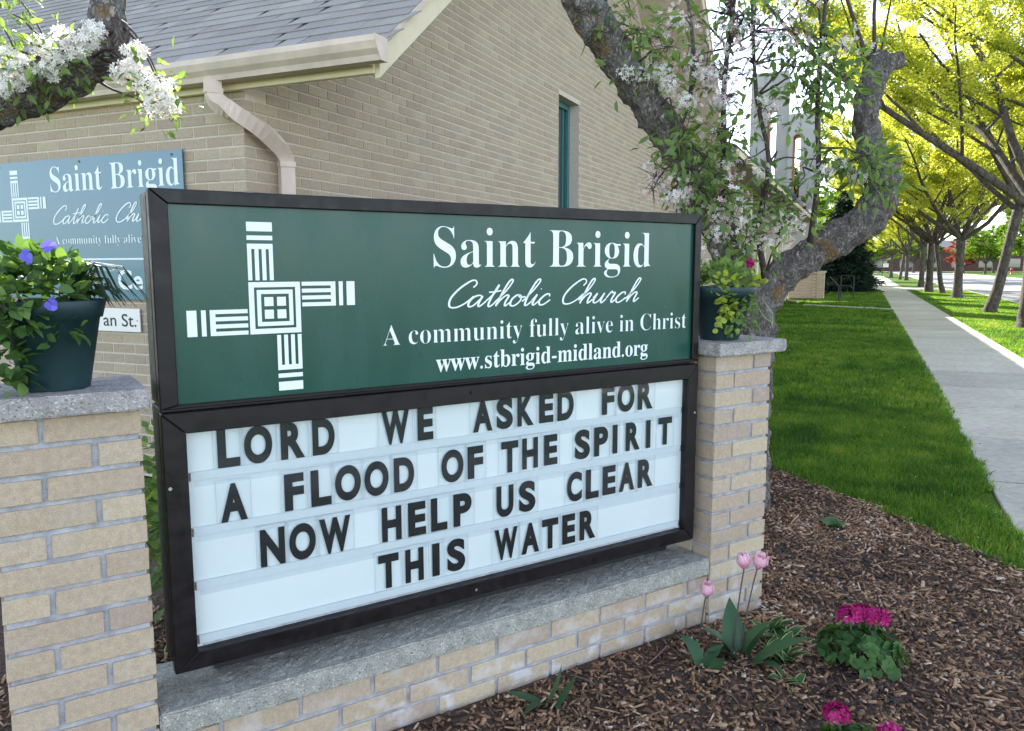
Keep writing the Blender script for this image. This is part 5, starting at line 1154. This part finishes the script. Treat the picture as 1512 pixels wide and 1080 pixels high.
def bloom(parent, c, h, r, m, open_=0.15, seed=0):
    q = random.Random(seed)
    h *= 1.25; r *= 1.32
    fl = bpy.data.objects.new('bloom', None); C.objects.link(fl); fl.parent = parent; fl.location = c; fl.rotation_euler = (q.uniform(-.25, .25), q.uniform(-.25, .25), q.uniform(0, 6)); fl.empty_display_size = 0.02
    for k in range(6):
        inner = k % 2; a_ = k*math.pi/3; vs_, fs = [], []; nr, nc = 7, 5
        for i in range(nr):
            t_ = i/(nr-1); R_ = (r*(0.86 if inner else 1.0))*math.sin(min(1, t_*1.25+0.12)*math.pi*0.5)*(1-1.05*max(0, t_-0.5)+open_*t_*t_)
            hw = 0.74*math.sin(math.pi*(0.16+0.74*t_))**0.6
            for j in range(nc):
                s_ = (j/(nc-1)-.5)*2; an = a_ + s_*hw; rr2 = R_*(1-0.10*s_*s_) + (0.0025 if t_ > .9 else 0)
                vs_.append((rr2*math.cos(an), rr2*math.sin(an), h*t_*(1-0.06*s_*s_*t_)))
        for i in range(nr-1):
            for j in range(nc-1): fs.append((i*nc+j, i*nc+j+1, (i+1)*nc+j+1, (i+1)*nc+j))
        mb = MB(); mb.add(vs_, fs, q.uniform(.2, .9)); mb.t = [max(0, min(1, 0.15+0.75*(f[0]//nc)/6+q.uniform(-.1, .1))) for f in mb.f]; mb.build('petal', m, fl, smooth=True, tint=True)
def gh(x, y): return mulch_h(x, y)
def tulip(loc, label, stems, blades_, seed):
    root = empty('tulip', (loc[0], loc[1], gh(*loc)-0.005), 0, label, 'tulip', 'pink tulips by the right pillar'); q = random.Random(seed)
    for (dx, dy, h) in stems:
        MB().tube([(0, 0, 0), (dx*.25, dy*.25, h*.4), (dx*.7, dy*.7, h*.8), (dx, dy, h)], [.0034, .003, .0026, .0028], 7, sub=3).build('stem', M_stem, root, smooth=True)
        bloom(root, (dx, dy, h-0.002), 0.050, 0.0225, M_pink, .06 if seed != 2 else .3, seed)
    for (L, wd_, a_, rise, curl, bx, by) in blades_:
        vs_, fs = blade(L, wd_, R(a_), R(rise), R(curl), (bx, by, 0)); mb = MB(); mb.add(vs_, fs, q.random()); mb.build('leaf', M_tl, root, smooth=True, tint=True)
    return root
# directions in world: camera looks to azimuth -24 deg
tulip((-0.495, 2.80), 'pink tulip on a dark stem, leftmost of the three, before the low wall', [(0.01, 0.05, 0.175)], [], 1)
tulip((-0.37, 2.78), 'cup-shaped pink tulip, middle of the three', [(0.022, 0.05, 0.315)], [(0.21, 0.040, 110, 80, 40, 0, 0), (0.16, 0.044, 200, 62, 50, 0, 0), (0.13, .036, 60, 60, 60, .02, .01)], 3)
tulip((-0.345, 2.79), 'open pink tulip, rightmost and tallest of the three', [(0.04, 0.06, 0.315)], [(0.19, 0.036, 20, 75, 60, 0, 0), (0.25, 0.048, 5, 45, 25, .04, -.06), (0.15, 0.042, 235, 50, 60, -.02, -.03), (0.16, .032, 50, 65, 70, .01, .01), (.12, .026, 330, 40, 60, .06, -.05)], 2)
def leafplant(name, loc, label, cat, group, blades_, m, seed=0, rim=False):
    root = empty(name, (loc[0], loc[1], gh(*loc)-0.004), 0, label, cat, group); q = random.Random(seed)
    for (L, wd_, a_, rise, curl, bx, by) in blades_:
        vs_, fs = blade(L, wd_, R(a_), R(rise), R(curl), (bx, by, 0), tw_=q.uniform(-.5, .5)); mb = MB(); mb.add(vs_, fs, q.uniform(.1, .5))
        lf = mb.build('leaf', m, root, smooth=True, tint=True)
        if rim:
            mr = MB(); n_ = len(vs_)//3
            for sd_ in (0, 2):
                vv = []
                for i in range(n_):
                    e = vs_[i*3+sd_]; c_ = vs_[i*3+1]; vv += [e + Vector((0, 0, .0008)), e*0.82 + c_*0.18 + Vector((0, 0, .0012))]
                mr.add(vv, [(2*i, 2*i+1, 2*i+3, 2*i+2) for i in range(n_-1)], 1.0)
            mr.build('leaf_margin', M_host, lf, tint=True)
    return root
G3 = 'bare tulip leaf tufts in the mulch'
leafplant('tulip_leaves', (-0.455, 2.62), 'tuft of three wide tulip leaves at the foot of the leftmost tulip', 'plant', G3, [(0.15, .026, 150, 75, 80, 0, 0), (.13, .022, 60, 60, 70, 0.01, 0), (.11, .024, 300, 80, 60, .05, .0), (.09, .016, 100, 85, 30, -.02, .02)], M_tl, 1)
leafplant('tulip_leaves', (-0.86, 2.19), 'tuft of narrow tulip leaves in the mulch under the middle of the low wall', 'plant', G3, [(0.15, .018, 30, 60, -25, 0, 0), (.14, .017, 205, 25, 10, 0, 0), (.12, .02, 250, 35, 70, 0, 0), (.13, .018, 40, 50, -10, .03, -.01), (.07, .012, 320, 40, 70, .01, .01)], M_tl, 2)
G4 = 'hostas in the mulch'
rq = random.Random(9)
leafplant('hosta', (-0.235, 2.98), 'small hosta with white leaf margins against the right pillar foot', 'plant', G4, [(rq.uniform(.08, .12), rq.uniform(.020, .028), k*33+rq.uniform(-15, 15), rq.uniform(35, 75), rq.uniform(40, 90), rq.uniform(-.04, .04), rq.uniform(-.04, .04)) for k in range(16)], M_host, 3, True)
leafplant('hosta', (-0.215, 2.83), 'small hosta with pale leaf margins just right of the tulips', 'plant', G4, [(rq.uniform(.075, .11), rq.uniform(.018, .026), k*38+rq.uniform(-15, 15), rq.uniform(30, 75), rq.uniform(40, 90), rq.uniform(-.04, .04), rq.uniform(-.05, .05)) for k in range(15)], M_host, 4, True)
leafplant('hosta', (-0.17, 2.66), 'tiny hosta with pale margins in front of the tulips', 'plant', G4, [(rq.uniform(.05, .08), .015, k*70+rq.uniform(-15, 15), rq.uniform(25, 60), 60, rq.uniform(-.03, .03), rq.uniform(-.03, .03)) for k in range(6)], M_host, 5, True)
leafplant('hosta', (-0.09, 4.42), 'young hosta with five leaves alone in the mulch near the lawn', 'plant', G4, [(rq.uniform(.08, .11), .028, k*72+30, rq.uniform(35, 55), 70, 0, 0) for k in range(5)], M_host, 6)
leafplant('seedling', (0.02, 3.45), 'tiny green seedling in the mulch behind the magenta flowers', 'plant', None, [(.035, .008, k*75, 40, 40, 0, 0) for k in range(5)], M_host, 8)
# geraniums
GRV, GRF = [(0, 0, 0)], []
for k in range(15):
    a_ = -2.75+5.5*k/14; rd_ = 1.0*(1+0.07*math.cos(k*math.pi)); GRV.append((0.25+rd_*math.cos(a_)*.8, rd_*math.sin(a_)*.8, 0.16*(1+math.cos(k*2.1))*0.5+0.1))
GRV[0] = (0.1, 0, 0); GRF = [(0, k, k+1) for k in range(1, 15)]
M_ger = leaf_mat('geranium_leaf', [(0.028, 0.075, 0.022), (0.05, 0.12, 0.03), (0.085, 0.18, 0.045)], 0.3, 0.6)
def geranium(loc, label, R_, H_, heads, seed):
    global rs
    rs = np.random.RandomState(seed); root = empty('geranium', (loc[0], loc[1], gh(*loc)), 0, label, 'flower', 'magenta geraniums in the mulch')
    st_ = MB()
    for k in range(14):
        a_ = k*2.4; st_.tube([(0, 0, 0), (math.cos(a_)*R_*.4, math.sin(a_)*R_*.4, H_*.5), (math.cos(a_)*R_*.7, math.sin(a_)*R_*.7, H_*.7)], .003, 5)
    st_.build('stems', mat('green_stem', (.06, .10, .04), .6, .3), root, kind='stuff')
    N = 125; a_ = rs.rand(N)*6.283; u = np.sqrt(rs.rand(N)); d = np.stack([u*np.cos(a_), u*np.sin(a_), np.sqrt(1-u*u*0.93)], 1)
    pos = d*np.array([R_, R_, H_])*rs.uniform(.75, 1, (N, 1)); z = d + rs.normal(0, .28, (N, 3)); z /= np.linalg.norm(z, axis=1, keepdims=True)
    x = rs.normal(0, 1, (N, 3)); x -= (x*z).sum(1, keepdims=True)*z; x /= np.linalg.norm(x, axis=1, keepdims=True)
    link('leaves', scatter_mesh('leaves', GRV, GRF, pos, x, np.cross(z, x), z, 0.033*rs.uniform(.6, 1.15, N), np.clip(rs.normal(.5, .25, N), 0, 1)), M_ger, root, kind='stuff')
    for (hx, hy, hz, hr) in heads:
        N = 34; d = rs.normal(0, 1, (N, 3)); d[:, 2] = np.abs(d[:, 2])*1.0-.25; d /= np.linalg.norm(d, axis=1, keepdims=True)
        pos = np.array([hx, hy, hz]) + d*hr*np.array([1, 1, .75]); z = d+rs.normal(0, .25, (N, 3)); z /= np.linalg.norm(z, axis=1, keepdims=True)
        x = rs.normal(0, 1, (N, 3)); x -= (x*z).sum(1, keepdims=True)*z; x /= np.linalg.norm(x, axis=1, keepdims=True)
        fh = link('flower_head', scatter_mesh('flower_head', PFV, PFF, pos, x, np.cross(z, x), z, 0.0165*rs.uniform(.8, 1.2, N), rs.rand(N)), M_mag, root)
        MB().tube([(hx*.5, hy*.5, H_*.4), (hx, hy, hz)], .003, 5).build('flower_stalk', mat('green_stem', (.06, .10, .04), .6, .3), fh)
geranium((0.05, 2.93), 'magenta geranium with two flower heads, the whole plant in view', 0.165, 0.12, [(-.045, -.02, .165, .034), (-.01, .01, .17, .032), (0.03, 0.0, .17, .034), (.055, .03, .16, .028)], 4)
geranium((0.05, 2.235), 'magenta geranium cut off by the bottom edge of the photo', 0.135, 0.10, [(-.065, .03, .135, .028), (.075, -.02, .130, .032)], 5)
# twigs and a white litter scrap
tw = MB()
for (x_, y_, a_, L) in ((-0.62, 2.55, 1.4, .16), (-0.30, 2.42, 2.4, .12), (-0.05, 3.9, 0.2, .10), (0.25, 3.2, 2.0, .1), (0.38, 2.9, .6, .12), (-0.75, 2.35, 2.9, .1)):
    z_ = gh(x_, y_)+.014; tw.tube([(x_, y_, z_), (x_+math.cos(a_)*L*.5+.008, y_+math.sin(a_)*L*.5, z_+.006), (x_+math.cos(a_)*L, y_+math.sin(a_)*L, z_)], [.003, .0026, .0018], 5, sub=2)
tag(tw.build('fallen_twigs', mat('dry_twig', (.16, .11, .08), .8, .3)), 'thin dry twigs lying on the wood chips', kind='stuff')
# fallen petals and bits of debris
N = 420; px_ = rs.uniform(-1.2, 2.2, N); py_ = rs.uniform(1.8, 11, N)
dist_ = np.hypot(px_+.4, py_-4.6); kq = rs.rand(N) < np.clip(1.3-dist_*.16, .06, 1); kq &= outside_wall(px_, py_, .02); px_, py_ = px_[kq], py_[kq]; N = len(px_)
pz_ = np.array([(mulch_h(a1, b1)+.014) if lawn_edge_y(a1) > b1 and a1 < 1.25 else (.004 if a1 > .8 else .035) for a1, b1 in zip(px_, py_)])
x, y, z = rand_axes(rs, N, np.array([0, 0, 1.0]), .3)
o = link('fallen_petals', scatter_mesh('fallen_petals', QV, QF, np.stack([px_, py_, pz_], 1), x, y, z, rs.uniform(.004, .009, N), rs.rand(N)), M_petal); tag(o, 'fallen pale petals scattered over mulch, grass and sidewalk', kind='stuff')
N = 160; px_ = rs.uniform(.84, 2.2, N); py_ = rs.uniform(3.5, 16, N); x, y, z = rand_axes(rs, N, np.array([0, 0, 1.0]), .25)
o = link('sidewalk_debris', scatter_mesh('sidewalk_debris', QV, QF, np.stack([px_, py_, np.full(N, .006)], 1), x, y, z, np.stack([rs.uniform(.006, .03, N), rs.uniform(.003, .012, N), rs.uniform(.004, .01, N)], 1), rs.rand(N)*.5), M_chip); tag(o, 'small dry bits lying on the sidewalk', kind='stuff')
# shrub seen through the gap behind the left pillar and the sign
sh = empty('evergreen_shrub', tuple(W(-1.55, -1.0, 0)), 0, 'green shrub behind the sign glimpsed past the left pillar', 'shrub')
rs = np.random.RandomState(77)
foliage_part(sh, mound((0, 0, 0.45), (0.42, 0.42, 0.6), 2600, 0.05, hang=.7), OVV, OVF, M_cleaf)
MB().tube([(0, 0, -.02), (0, 0, .6)], [.03, .01], 6).build('stem', M_twig, sh)
